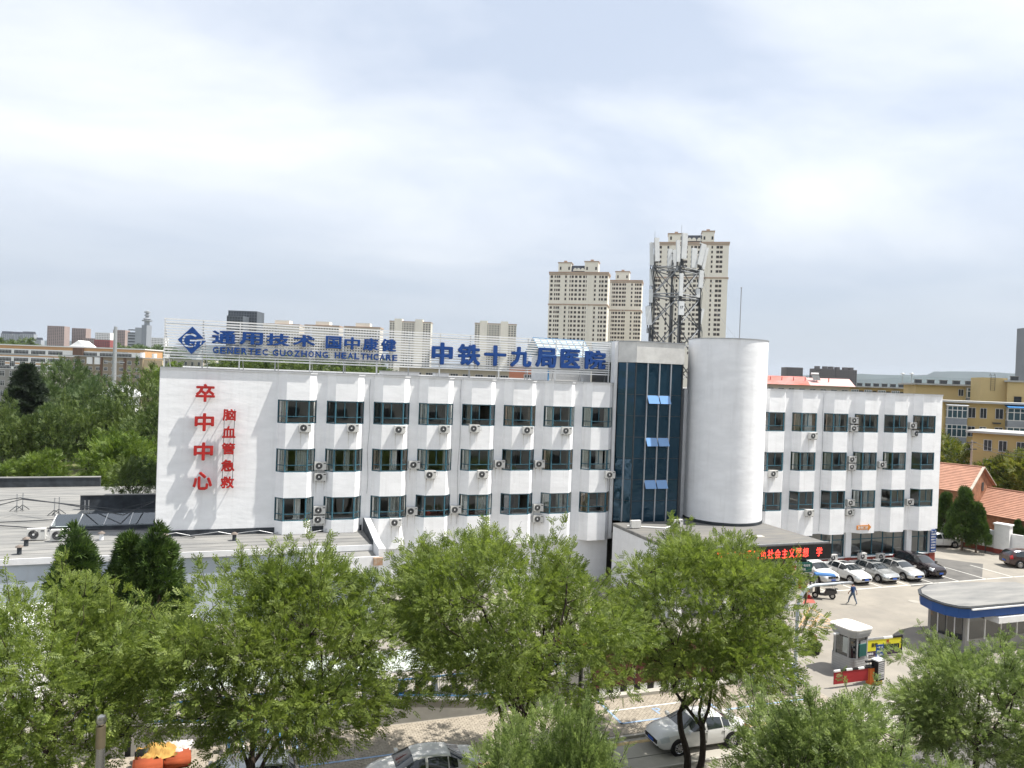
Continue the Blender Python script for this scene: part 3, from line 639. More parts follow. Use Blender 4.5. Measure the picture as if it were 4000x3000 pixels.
# diamond emblem cut by a swirling band
def emblem():
    N_ = 400; L_ = []
    g = np.linspace(-1, 1, 141); cell = g[1]-g[0]; vs = []; fs = []; idx = {}
    def inside(x, y):
        if abs(x)*1.0 + abs(y)*.98 > .985: return False
        # ring open to the right
        cxr, cyr = -.12, -.02; r = math.hypot((x-cxr)*.95, y-cyr); a = math.degrees(math.atan2(y-cyr, x-cxr))
        if .40 < r < .54 and (a > 38 or a < -62): return False
        # wave running out to the right corner, upper and lower edges
        if x > -.16 and y < .30:
            up = .06+.20*math.tanh((x-.1)*2.2)*0+.10*(x+.1); lo = up-.15
            if lo < y < up: return False
        if x > .12 and -.42 < y < -.05:      # the stem of the second letter
            if abs(x-(.30+.25*y)) < .055: return False
            if abs(x-(.66+.25*y)) < .05 and y > -.30: return False
        if -.16 < x < .12 and abs(y+.30+.3*x) < .05: return False
        return True
    S = [[inside((g[i]+g[i+1])/2, (g[j]+g[j+1])/2) for j in range(140)] for i in range(140)]
    mb = MB()
    def vid(i, j, k):
        key = (i, j, k)
        if key not in idx: idx[key] = len(mb.v); mb.v.append((g[i]*.92, -.09 if k == 0 else .09, g[j]*.95))
        return idx[key]
    for i in range(140):
        for j in range(140):
            if not S[i][j]: continue
            mb.f.append((vid(i, j, 0), vid(i+1, j, 0), vid(i+1, j+1, 0), vid(i, j+1, 0)))
            for di, dj, e in ((-1, 0, ((i, j+1), (i, j))), (1, 0, ((i+1, j), (i+1, j+1))), (0, -1, ((i, j), (i+1, j))), (0, 1, ((i+1, j+1), (i, j+1)))):
                a, b = i+di, j+dj
                if not (0 <= a < 140 and 0 <= b < 140) or not S[a][b]:
                    (p, q), (r_, s_) = e; mb.f.append((vid(r_, s_, 0), vid(p, q, 0), vid(p, q, 1), vid(r_, s_, 1)))
    mb.mi = [0]*len(mb.f); return mb
em = emblem().build('emblem_sign', BLUE, None, loc=(-4.15, .45, 18.30)); tag(em, 'blue diamond emblem with white swirl at left end of the rooftop frame', 'sign')

# red wall characters
def wallsign(name, label, chars, cx, zs, w, h, rails):
    t = thing(name, label, 'sign')
    for ch, z in zip(chars, zs): link('letter', fit_text(ch, w, h, .2, RED, .032, 'letter'), t, (cx, -.45, z))
    for x in (cx-w*.38, cx+w*.38):
        if rails: MB().box(x-.018, x+.018, -.36, -.33, zs[-1]-h/2, zs[0]+h/2).build('rail', DARKSTEEL, t)
        for z in zs: MB().box(x-.02, x+.02, -.335, 0.0, z-.02, z+.02).build('bracket', DARKSTEEL, t)
    return t
wallsign('stroke_centre_sign', 'four big red characters 卒中中心 running down the blank white wall', '卒中中心', -3.13, (14.70, 12.68, 10.66, 8.63), 1.24, 1.24, False)
wallsign('emergency_sign', 'five smaller red characters 脑血管急救 in a column right of the big ones', '脑血管急救', -1.53, (13.21, 12.02, 10.86, 9.68, 8.50), .88, .82, True)
# fever clinic arrow
ORA = mat('orange_board', (0.62, 0.24, 0.05), .6)
p0, p1 = F(3347, 2051, YR-.68), F(3403, 2050, YR-.68)
ar = thing('clinic_arrow_sign', 'orange arrow board reading 发热门诊 on right wing wall', 'sign', (p0.x, YR-BD-.05, 3.95))
wd = p1.x-p0.x; MB().prismy([(0, -.2), (wd*.82, -.2), (wd*.82, -.3), (wd, 0), (wd*.82, .3), (wd*.82, .2), (0, .2)], -.03, .03).build('board', ORA, ar)
link('lettering', fit_text('发热门诊', wd*.7, .26, .01, WHITEP, .012), ar, (wd*.42, -.037, 0))
# blue directory board on the corner pillar
db = thing('directory_board', 'tall blue board with white characters on the corner pillar of right wing', 'sign', (62.55, YR-.06, 1.15))
MB().box(-.36, .36, -.03, .03, 0, 2.15).build('board', BLUE, db)
for k, tx in enumerate(['诊室一二楼', '中医康复科', '体检中心', '检验中心', '口腔科', '五官科', '检验科']):
    link('lettering', fit_text(tx, .58, .17, .01, WHITEP, .01), db, (0, -.037, 1.98-.26*k))
MB().box(-.25, .25, -.04, -.031, .1, .16).build('arrow_bar', WHITEP, db)

# ================================================================== air conditioners
STAIN = mat('drip_stain', (0.56, 0.53, 0.48), .9, .2, 5)
FANB = mat('fan_black', (0.018, 0.018, 0.02), .6); ACW = mat('ac_casing', (0.62, 0.615, 0.59), .55, .08, 4, streak=.1)
def make_ac(name='air_conditioner'):
    o = thing(name, '', 'air conditioner')
    b = MB().box(-.42, .42, -.30, 0, 0, .58); b.build('casing', ACW, o)
    MB().cyl((-.10, -.301, .29), (-.10, -.315, .29), .235, n=20).build('fan_opening', FANB, o)
    gr = MB()
    for r_ in (.08, .14, .20, .24):
        for k in range(20):
            a0, a1 = 2*math.pi*k/20, 2*math.pi*(k+1)/20; gr.cyl((-.10+r_*math.cos(a0), -.325, .29+r_*math.sin(a0)), (-.10+r_*math.cos(a1), -.325, .29+r_*math.sin(a1)), .006, n=3, caps=False)
    gr.build('fan_grille', GALV, o); MB().cyl((-.10, -.318, .29), (-.10, -.335, .29), .055, n=12).build('fan_hub', WHITEP, o)
    MB().box(.22, .38, -.306, -.301, .44, .50).build('badge', DARKSTEEL, o)
    st = MB()
    for x, w_, l_ in ((-.28, .03, .9), (-.24, .015, 1.25), (.29, .035, .7), (.10, .02, .45)): st.add([(x-w_/2, .027, -.03), (x+w_/2, .027, -.03), (x+w_*.2, .027, -.03-l_), (x-w_*.2, .027, -.03-l_)], [(3, 2, 1, 0)])
    st.build('drip_stain', STAIN, o)
    for x in (-.30, .30): MB().box(x-.02, x+.02, -.30, .02, -.05, -.003).build('bracket', DARKSTEEL, o)
    MB().tube([(.42, -.12, .2), (.55, -.1, .12), (.58, -.05, .3), (.55, .0, .5)], .016, 5).build('pipe', GALV, o)
    return o
AC0 = make_ac(); ac_first = [True]
def ac(px, py, label, Y=None, rz=0.0, group='air conditioners on the hospital'):
    right = px > 2700
    if Y is None:
        base = YR if right else 0.0; bays = RB if right else LB
        q = F(px, py, base-BD-.15); Y = base-.03
        for a, b in bays:
            if a+.35 < q.x < b-.35: Y = base-BD-.03
    p = F(px, py, Y-.15)
    o = AC0 if ac_first[0] else copy_tree(AC0); ac_first[0] = False
    o.location = (p.x, Y, p.z-.29); o.rotation_euler = (0, 0, rz); o.scale = (1, 1, 1); tag(o, label, 'air conditioner', group); return o
ORD = ['first', 'second', 'third', 'fourth', 'fifth', 'sixth', 'seventh', 'eighth']
A = 'white air conditioner '
for px, py, lb in [
  (1191,1671,'below the leftmost top floor window of left wing'), (1378,1672,'below the second top floor window from the left'), (1561,1678,'below the third top floor window from the left'),
  (1735,1676,'below the fourth top floor window from the left'), (1853,1674,'below the fifth top floor window, at its left side'), (2061,1680,'below the sixth top floor window from the left'), (2212,1682,'below the seventh top floor window from the left'),
  (1251,1819,'upper of stacked pair between first and second middle row windows'), (1251,1862,'lower of stacked pair between first and second middle row windows'),
  (1618,1815,'between third and fourth middle row windows of left wing'), (1681,1854,'hung just below the fourth middle row window'), (1885,1852,'hung just below the fifth middle row window'),
  (1951,1812,'between fifth and sixth middle row windows of left wing'), (2107,1812,'between sixth and seventh middle row windows of left wing'), (2382,1854,'beside blue glass front, at left wing right end'),
  (1248,1992,'upper of stacked pair just above the annex roof'), (1246,2029,'lower of stacked pair just above the annex roof'), (1545,2040,'above the treetops right of the annex parapet'),
  (1608,1996,'between third and fourth lowest windows of left wing'), (1779,1990,'between fourth and fifth lowest windows of left wing'), (2101,1982,'upper of pair above treetops by sixth lowest window'), (2101,2026,'lower of pair above treetops by sixth lowest window'),
  (3335,1642,'upper of stacked pair between top floor windows of right wing'), (3334,1673,'lower of stacked pair between top floor windows of right wing'), (3175,1702,'below the second top floor window right of round tower'),
  (3564,1662,'beside the last top floor window of right wing'), (3578,1693,'below the last top floor window of right wing'), (3327,1794,'upper of stacked pair between middle row windows of right wing'),
  (3326,1823,'lower of stacked pair between middle row windows of right wing'), (3445,1814,'between fourth and fifth middle row windows of right wing'), (3020,1850,'below middle row window next to the round tower'),
  (3321,1963,'upper of stacked pair above the orange arrow board'), (3319,2000,'lower of stacked pair above the orange arrow board'), (3552,1960,'beside the last lowest window of right wing'), (3161,2003,'below lowest window, above the canopy roof end')]:
    ac(px, py, A+lb)
ac(3253, 2178, A+'on red dado behind the white SUV and rain pipe', YR+.12); ac(3368, 2172, A+'on red dado behind the silver sedan', YR+.12); ac(3439, 2173, A+'on red dado behind the dark SUV', YR+.12)
for px, py, lb, rz in ((140, 2112, 'on the annex roof, left one of the two standing there', 0), (232, 2116, 'on the annex roof, right one of the two standing there', 0)):
    o = ac(px, py, A+lb); q = G(px, py, ANZ); o.location = (q.x, q.y+.3, ANZ+.06); o.scale = (1.25, 1.25, 1.25)
o = ac(2478, 2060, A+'on canopy roof at the foot of the blue glass, showing its back'); q = G(2478, 2062, 5.03); o.location = (q.x, q.y-.3, 5.08); o.rotation_euler = (0, 0, math.pi)
o = ac(2642, 2055, A+'on canopy roof at the foot of the round tower'); q = G(2642, 2058, 5.03); o.location = (q.x, q.y, 5.08)

# ================================================================== telecom mast on the roof
mast = thing('telecom_mast', 'square lattice steel telecom mast crowded with white antennas on hospital roof', 'mast')
MC = [Vector((33.7, 4.0, 0)), Vector((35.8, 2.3, 0)), Vector((39.2, 4.0, 0)), Vector((37.1, 6.0, 0))]; MCEN = Vector((36.45, 4.1, 0))
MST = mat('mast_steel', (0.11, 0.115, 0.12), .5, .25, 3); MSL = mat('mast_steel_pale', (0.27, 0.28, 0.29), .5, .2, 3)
zl = [16.1, 18.9, 21.7, 24.4, 27.1]
def corner(i, z):
    p = MC[i].lerp(MCEN, .12*(z-16.1)/12.0); return Vector((p.x, p.y, z))
for i in range(4):
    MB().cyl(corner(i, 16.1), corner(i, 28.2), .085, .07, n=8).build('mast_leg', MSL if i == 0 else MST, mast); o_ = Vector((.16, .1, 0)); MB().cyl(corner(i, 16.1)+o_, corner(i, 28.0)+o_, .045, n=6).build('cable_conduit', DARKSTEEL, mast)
for i in range(4):
    j = (i+1) % 4
    for a, b in zip(zl[:-1], zl[1:]):
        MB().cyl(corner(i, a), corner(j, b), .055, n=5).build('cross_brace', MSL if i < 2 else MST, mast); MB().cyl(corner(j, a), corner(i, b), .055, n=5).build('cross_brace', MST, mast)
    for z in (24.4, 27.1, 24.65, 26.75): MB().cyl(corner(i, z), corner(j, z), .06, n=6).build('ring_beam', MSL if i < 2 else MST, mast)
    MB().cyl(corner(i, 27.1), corner((i+2) % 4, 27.1), .05, n=6).build('cross_beam', MST, mast)
ANT = mat('antenna_shell', (0.66, 0.67, 0.66), .5, .06, 3)
ai = 0
for i, dx, dy, z, h, w, lean in ((0,-.38,-.2,28.2,2.0,.33,-.05),(0,.05,-.35,28.6,2.1,.46,-.07),(0,-.15,0,26.1,1.5,.30,-.05),(0,-.30,-.2,22.6,1.7,.5,-.10),(0,-.2,-.2,24.4,1.2,.3,0),
      (1,-.38,-.15,28.4,1.9,.36,-.05),(1,.22,-.2,28.9,2.3,.52,.03),(1,.02,-.2,25.4,2.0,.36,0),(1,.12,-.2,23.3,1.2,.52,0),
      (2,-.75,-.2,28.2,1.8,.55,0),(2,-.02,-.3,28.6,2.0,.5,.22),(2,.55,0,28.3,2.1,.28,.2),(2,-.05,-.3,26.3,1.6,.45,.05),(2,.25,0,22.9,1.4,.25,.2),(2,-.3,-.2,25.0,.8,.4,0),
      (3,-.2,.2,28.3,1.9,.4,0),(3,.3,.2,28.3,1.8,.4,0)):
    c = corner(i, z); p = Vector((c.x+dx, c.y+dy, z)); M = Matrix.Rotation(lean, 4, 'Y')
    a = MB(); a.obox((0, 0, 0), (w, .16, h), M=M); a.obox((0, .02, h/2*.995), (w*.9, .14, .06), M=M); o = a.build('antenna', ANT, mast, loc=p)
    MB().cyl((c.x+dx*.9, c.y+dy*.9+.2, z-h/2-.4), (c.x+dx*.9, c.y+dy*.9+.2, z+h/2+.1), .04, n=6).build('antenna_pole', MST, mast)
    for zz in (-h*.3, h*.3): MB().cyl((c.x+dx*.9, c.y+dy*.9+.2, z+zz), (c.x, c.y, z+zz), .035, n=5).build('antenna_arm', DARKSTEEL, mast)
    MB().obox((c.x+dx*.6+.1, c.y+dy*.6+.25, z-h/2-.5), (.3, .2, .42)).build('radio_unit', GALV if ai % 2 else DARKSTEEL, mast); ai += 1
    for q_ in range(3):
        kx = .12*math.sin(ai*3+q_*2); pts = [Vector((c.x+dx*.8+kx, c.y+dy*.8+.1, z-h/2)), Vector((c.x+dx*.8+.15+kx, c.y+dy*.8, z-h/2-.5-.2*q_)), Vector((c.x+.1+kx, c.y-.1, z-h/2-1.5-.3*q_)), Vector((c.x+.12+.05*q_, c.y-.08, 16.3))]
        MB().tube(pts, .022, 5).build('feeder_cable', DARKSTEEL, mast)
link('antenna_lettering', fit_text('LT', .3, .2, .01, DARKSTEEL, .02), mast, (corner(1, 23.3).x+.12, corner(1, 23.3).y-.29, 23.4))
for i, h in ((0, 30.3), (2, 30.6), (1, 30.8)): MB().cyl(corner(i, 28.0), Vector((*corner(i, 28.0)[:2], h)), .02, n=5).build('lightning_rod', GALV, mast)
pole = thing('roof_pole', 'slim grey lightning pole standing on the round tower', 'pole', (40.2, -.6, CYT))
tp = F(2917, 1130, -.6).z; MB().cyl((0, 0, 0), (0, 0, tp-CYT), .05, .04, n=8).build('shaft', GALV, pole); MB().lathe([(.0, 0), (.09, .05), (.09, .12), (0, .16)], 8, (0, 0, tp-CYT)).build('tip', GALV, pole)
gw = MB(); q0 = Vector((39.0, 4.0, 26.5)); q1 = Vector((40.1, -.55, 20.5)); gw.tube([q0.lerp(q1, t/10)-Vector((0, 0, .5*math.sin(math.pi*t/10))) for t in range(11)], .012, 4)
tag(gw.build('guy_wire', GALV), 'thin guy wire from the telecom mast to the round tower', 'wire')

# ---- things on the annex roof
def roofpt(px, py): q = G(px, py, ANZ); return Vector((q.x, q.y, ANZ+.01))
vent0 = None; HOOD = mat('rusty_hood', (.18, .15, .13), .7, .3, 5)
for px, py, lb in ((102,2133,'near the left frame edge'),(75,2166,'at the annex roof front edge'),(396,2110,'tall one before the dark upturn'),(483,2122,'right of the first cypress tip'),(459,2152,'between the two cypress tops'),(645,2118,'below the hospital wall corner'),(915,2112,'with a weed, under the blank wall')):
    v = thing('roof_vent_pipe', 'small capped vent pipe on annex roof '+lb, 'vent', roofpt(px, py), 0, 'vent pipes on the annex roof')
    MB().cyl((0, 0, 0), (0, 0, .42), .13, n=10).build('pipe', DARKBIT if px != 396 else WALL2, v); MB().lathe([(.02, .40), (.24, .44), (.2, .50), (.05, .58)], 10).build('cap', HOOD, v)
for px, py, lb in ((65,1997,'left'),(88,1993,'second'),(212,2014,'third'),(230,2010,'fourth'),(330,2025,'fifth'),(345,2024,'rightmost')):
    s_ = thing('cable_stand', '%s tripod cable stand on the annex roof' % lb, 'stand', roofpt(px, py), 0, 'cable stands on the annex roof')
    MB().cyl((0, 0, .3), (0, 0, 1.35), .035, n=6).build('post', GALV, s_)
    for k in range(4): a = k*math.pi/2+.3; MB().cyl((.45*math.cos(a), .45*math.sin(a), .02), (0, 0, .42), .03, n=5).build('leg', DARKSTEEL, s_)
for i, (pts, lb) in enumerate([(((0,1955),(80,1945),(200,1962),(330,1976),(470,1990),(606,1955)),'black cable sagging over the annex roof stands'),((((0,1972)),(85,1950),(225,1965),(345,1985),(480,2012),(600,1960)),'second black cable along the annex roof stands'),(((0,2040),(170,2032),(330,2022),(480,1995)),'thick black cable lying across the annex roof'),(((0,2053),(140,2062),(320,2066),(600,2070),(760,2098)),'long black cable running along the annex skylight')]):
    c = MB(); c.tube([Vector(G(px, py, ANZ+(1.25 if i < 2 else .12))) for px, py in pts], .04, 5); tag(c.build('roof_cable', DARKSTEEL), lb, 'cable')
c = MB(); c.tube([Vector((-6.5+.9*k, -.35-.12*math.sin(k*1.7), ANZ+.08+.12*(k % 3))) for k in range(16)], .025, 5); tag(c.build('roof_cable', GALV), 'pale cable trailing along the dark upturn below the blank wall', 'cable')
# ================================================================== buildings behind
DGLASS = mat('far_window_glass', (0.030, 0.036, 0.042), 0.3, .3, .6, spec=.25)
WFRAME = mat('white_window_frame', (0.66, 0.66, 0.65), .6, .08, 3)
_wm = {}
def winmesh(w, h, nv=1, nh=0, frame=None, d=.06, fr=.05):
    key = (round(w, 2), round(h, 2), nv, nh, frame.name if frame else '')
    if key in _wm: return _wm[key]
    b = MB(); b.m = 0; b.add([(0, -.015, 0), (w, -.015, 0), (w, -.015, h), (0, -.015, h)], [(0, 1, 2, 3)])
    b.m = 1
    b.box(0, w, -d, 0, -fr*.5, fr*.5); b.box(0, w, -d, 0, h-fr*.5, h+fr*.5); b.box(-fr*.5, fr*.5, -d-.003, 0, -fr*.5, h+fr*.5); b.box(w-fr*.5, w+fr*.5, -d-.003, 0, -fr*.5, h+fr*.5)
    for k in range(1, nv+1): x = w*k/(nv+1); b.box(x-fr*.4, x+fr*.4, -d+.01, 0, 0, h)
    for k in range(1, nh+1): z = h*(1-.3*k); b.box(0, w, -d+.012, 0, z-fr*.4, z+fr*.4)
    _wm[key] = b.mesh('window', [DGLASS, frame or WFRAME]); return _wm[key]
def block(name, label, cat, A, B, ztop, depth, wall, group=None):
    A = Vector(A); B = Vector(B); d = B-A; o = thing(name, label, cat, (A.x, A.y, 0), math.atan2(d.y, d.x), group)
    w = Vector((d.x, d.y)).length; MB().box(0, w, 0, depth, 0, ztop).build('wall', wall, o); return o, w
def gridwin(o, xs, zs, ww, wh, me=None, joined=False, y=0.0, frame=None):
    if joined:
        b = MB()
        for x in xs:
            for z in zs: b.box(x, x+ww, y-.12, y+.02, z, z+wh)
        return tag(b.build('window_grid', DGLASS, o), kind='stuff')
    for x in xs:
        for z in zs: link('window', me or winmesh(ww, wh, 1, 0, frame), o, (x, y, z))
CREAM = mat('cream_render', (0.80, 0.75, 0.66), .85, .06, .05, streak=.05); CREAM2 = mat('cream_trim', (0.42, 0.31, 0.24), .8, .1, .1)
SLATE = mat('slate_roof', (0.04, 0.045, 0.06), .6, .2, .5)
def high(label, A, B, ztop, dep, cols, zvis, turrets, bandz, floor=2.9, side=True):
    o, w = block('apartment_tower', label, 'tower', A, B, ztop, dep, CREAM)
    MB().box(-.5, w+.5, -.5, dep+.5, ztop+.002, ztop+1.0).build('cornice', CREAM2, o); MB().box(-.3, w+.3, -.3, dep+.3, ztop-1.0, ztop-.45).build('cornice_moulding', CREAM2, o)
    MB().box(-.45, w+.45, -.45, dep+.45, bandz, bandz+.8).build('string_course', CREAM2, o)
    for fx in (.25, .66, .33, .74):     # projecting piers between window groups
        MB().box(w*fx-.7, w*fx+.7, -.28, .0, 0, ztop-1.02).build('pier', CREAM, o)
    for a, b, h in turrets:
        MB().box(w*a, w*b, -.6, dep*.5, ztop+1.003, ztop+h).build('turret', CREAM, o); MB().box(w*a-.4, w*b+.4, -1.0, dep*.5+.4, ztop+h+.002, ztop+h+.6).build('turret_cap', CREAM2, o)
        for q in (.12, .78): link('window', winmesh(1.0, 2.0, 0, 0, CREAM2), o, (w*(a+(b-a)*q), -.62, ztop+2.2))
        MB().box(w*(a+b)/2-1, w*(a+b)/2+1, 2, 4, ztop+h+.6, ztop+h+2).build('tank', CREAM2, o)
    if len(turrets) > 1:
        a, b = turrets[0][1], turrets[1][0]
        MB().prismx([(-.2, ztop+1.01), (dep*.5, ztop+1.01), (dep*.4, ztop+5.2), (1.2, ztop+5.2)], w*a+.02, w*b-.02).build('mansard_roof', SLATE, o)
        for q in (.3, .55, .85): MB().prismy([(w*(a+(b-a)*q)+math.cos(t)*1.4, ztop+1.5+math.sin(t)*2) for t in np.linspace(0, math.pi, 9)], -.5, 1.5).build('dormer', CREAM, o)
    n = 0; z = ztop-3.0
    while z > zvis:
        for fx, wd in cols:
            if not (bandz-1.6 < z < bandz+.9): link('window', winmesh(wd, 1.55, 1 if wd > 1.1 else 0, 0, CREAM2, d=.08, fr=.08), o, (w*fx-wd/2, -.01 if not any(abs(w*fx-w*q) < .7 for q in (.25, .66, .33, .74)) else -.29, z)); n += 1
        z -= floor
    if side:
        z = ztop-3
        while z > zvis:
            wm = winmesh(.8, 1.4, 0, 0, CREAM2); link('window', wm, o, (w+.01, dep*.3, z), math.pi/2)
            z -= floor
    rr = random.Random(int(w*10))
    for k in range(14):      # air conditioners dotted over the front
        fx, wd = cols[rr.randrange(len(cols))]; zz = ztop-3.0-floor*rr.randrange(1, 14); MB().box(w*fx+wd*.6, w*fx+wd*.6+.8, -.45, -.05, zz-.5, zz+.1).build('outdoor_unit', WFRAME, o)
    return o
c16 = [(.04,1.5),(.10,.8),(.135,.8),(.17,1.2),(.285,1.0),(.355,.8),(.40,1.3),(.46,1.5),(.53,1.5),(.595,1.3),(.64,.9),(.785,1.0),(.865,.9),(.91,1.3),(.97,1.6)]
high('cream apartment tower with brown cornices, left one of the three tall ones', DP(2147,1071,486), DP(2376,1071,478), 86.3, 15, c16, 33, [(.15, .37, 6.6), (.60, .83, 7.4)], 65.5)
high('cream apartment tower half hidden, middle one of the three tall ones', DP(2330,1100,529), DP(2508,1102,522), 88, 15, c16[4:], 33, [(.42, .72, 6.6)], 67)
c20 = [(.045,1.5),(.085,1.5),(.19,1.0),(.32,.9),(.40,1.6),(.435,1.6),(.51,1.0),(.56,1.6),(.61,1.6),(.78,.9),(.855,1.6),(.90,1.6)]
high('tallest cream apartment tower, rising behind the telecom mast', DP(2556,968,450), DP(2848,955,441), 101.5, 16, c20, 33, [(.185, .40, 5.6), (.64, .80, 7.0)], 80.5)
# tall slabs farther off
def far(name, label, l, r, top, dist, wall, nx, fl, dep=18, dist2=None, cat='tower', crown=None, ww=.5, wh=.5, zmin=10):
    A = DP(l, top, dist); B = DP(r, top, dist2 or dist); o, w = block(name, label, cat, A, B, A.z, dep, wall)
    zs = []; z = A.z-fl*1.05
    while z > zmin and len(zs) < 40: zs.append(z); z -= fl
    cw = w/nx; gridwin(o, [cw*(i+(1-ww)/2) for i in range(nx)], zs, cw*ww, fl*wh, joined=True)
    if crown: crown(o, w, A.z, dep)
    return o
def crown_steps(o, w, z, dep):
    for a, b, h in ((.12, .30, 4), (.62, .80, 4)): MB().box(w*a, w*b, -1.2, dep*.6, 0, z+h).build('stair_bay', CREAM, o)
    MB().box(-.4, w+.4, -.4, dep, z+.01, z+1.2).build('parapet', CREAM2, o)
def crown_flat(o, w, z, dep): MB().box(-.3, w+.3, -.3, dep+.3, z+.01, z+1.5).build('parapet', CREAM2, o); MB().box(w*.3, w*.7, 2, dep*.7, z+1.5, z+5).build('lift_house', CREAM, o)
CREAMF = mat('pale_cream_slab', (0.64, 0.60, 0.53), .85, .06, .05); PINK = mat('pink_brown_render', (0.34, 0.265, 0.245), .85, .08, .05); GREYT = mat('grey_tower', (0.32, 0.34, 0.37), .7, .08, .05)
far('apartment_tower', 'cream high rise behind the end of the latin letters', 1522, 1684, 1256, 930, CREAMF, 15, 2.9, crown=crown_steps)
far('apartment_tower', 'cream high rise behind the first of the large blue characters', 1855, 2018, 1264, 950, CREAMF, 15, 2.9, crown=crown_steps)
far('office_tower', 'dark grey glass office tower behind the diamond emblem', 892, 1005, 1212, 900, mat('dark_office', (0.10, 0.115, 0.135), .5, .15, .1), 11, 3.4, ww=.55, wh=.6, dep=26)
far('office_wing', 'lower dark grey wing stepped against the office tower', 886, 950, 1232, 880, mat('dark_office', (0.1, 0.115, .135)), 6, 3.4, ww=.6, wh=.6, dep=20)
for l, r, t, lb in ((1028, 1170, 1268, 'left cream slab block behind the rooftop sign'), (1190, 1325, 1273, 'middle cream slab block behind the rooftop sign'), (1345, 1485, 1279, 'right cream slab block behind the rooftop sign')):
    far('apartment_slab', lb, l, r, t, 720, CREAMF, 13, 2.9, crown=crown_flat, cat='building')
for l, r, t, d, m_, nx, lb in ((185,252,1272,1450,PINK,9,'pink brown high rise, leftmost and tallest of its group'),(281,336,1281,1500,PINK,8,'second pink brown high rise from the left edge'),(320,372,1320,1480,PINK,7,'low pink brown block beside the second high rise'),
        (442,489,1288,1400,PINK,7,'pink brown high rise behind the steel utility pole'),(3,47,1303,2300,GREYT,6,'grey domed tower at the left frame edge'),(50,82,1305,2300,GREYT,5,'second grey domed tower from the left edge'),(85,132,1304,2300,GREYT,6,'third grey domed tower from the left edge'),(138,160,1328,2300,GREYT,4,'smallest grey domed tower, right of the other three')):
    o = far('apartment_tower', lb, l, r, t, d, m_, nx, 3.0, ww=.45, zmin=12)
    if m_ is GREYT:
        w = Vector((DP(r, t, d)-DP(l, t, d)).xy).length; MB().prismx([(0, DP(l, t, d).z), (14, DP(l, t, d).z), (11, DP(l, t, d).z+8), (3, DP(l, t, d).z+8)], 2, w-2).build('roof', SLATE, o)
far('apartment_tower', 'white high rise with red lower half on the left skyline', 372, 430, 1298, 1300, WHITEP, 9, 3.0, ww=.4); 
o, w = block('red_brick_block', 'dark red block in front of the white high rise', 'building', DP(368, 1326, 1250), DP(430, 1327, 1250), DP(368, 1326, 1250).z, 15, mat('dark_red_block', (.27, .075, .07), .8)); gridwin(o, [w*(i+.3)/9 for i in range(9)], [12+3*k for k in range(14)], w*.04, 1.5, joined=True)
far('white_flats', 'cluster of white flats right of the broadcasting tower', 588, 640, 1318, 1300, WHITEP, 9, 3.0, ww=.5, cat='building')
# broadcasting centre with its tower
A_ = DP(499, 1298, 1000); B_ = DP(545, 1297, 1000); bc, w = block('broadcasting_centre', 'grey broadcasting centre with beaded concrete tower on the skyline', 'building', A_, B_, A_.z, 20, GREYT)
gridwin(bc, [w*.05], [10+4*k for k in range(14)], w*.9, 1.4, joined=True)
MB().box(w*.72, w*1.3, -3, 12, 0, DP(540, 1280, 1000).z).build('upper_block', GREYT, bc); zt0 = DP(570, 1270, 1000).z; zt1 = DP(570, 1212, 1000).z; hh = zt1-zt0; tx = w*1.52
MB().box(w*1.3, w*1.72, -4, 10, 0, zt0).build('shaft_block', mat('shaft_grey', (.26, .28, .31), .8), bc)
MB().lathe([(3.4, zt0-2), (3.2, zt0+hh*.25), (6.3, zt0+hh*.27), (6.6, zt0+hh*.34), (4.2, zt0+hh*.36), (4.2, zt0+hh*.42), (5.5, zt0+hh*.44), (2.4, zt0+hh*.50), (2.0, zt0+hh*.62), (3.6, zt0+hh*.64), (3.6, zt0+hh*.70), (2.2, zt0+hh*.72), (1.9, zt0+hh*.82), (3.9, zt0+hh*.84), (3.9, zt0+hh*.92), (1.6, zt0+hh*.94), (2.4, zt0+hh*.96), (1.2, zt1)], 16, (tx, 3, 0)).build('beaded_tower', GREYT, bc)

# school: orange and white long block
ORG = mat('orange_render', (0.56, 0.33, 0.17), .85, .08, .1); TANB = mat('brown_pier', (0.16, 0.10, 0.075), .85)
A_ = DP(-150, 1333, 358); B_ = DP(565, 1374, 352); sch, w = block('school_building', 'long orange and white school block with ribbon windows behind the trees', 'building', A_, B_, 23.4, 16, ORG)
MB().box(-.4, w+.4, -.5, 16.4, 23.402, 23.9).build('roof_edge', WHITEP, sch)
for k in range(5):
    zf = 19.4-3.7*k; MB().box(0, w, -.12, .0, zf-.5, zf+2.5).build('white_band', WHITEP, sch)
    x = 1.2
    while x < w-8:
        if not (54 < x+4 < 64): link('window', winmesh(7.2, 1.75, 9, 1, WFRAME, fr=.10), sch, (x, -.14, zf+.15))
        x += 8.6
MB().box(57.0, 62.0, -1.0, .3, 0, 23.3).build('stair_pier', TANB, sch)
MB().prismy([(53, 23.9), (62, 23.9), (57.5, 27)], 2, 10).build('roof_gable', WHITEP, sch)
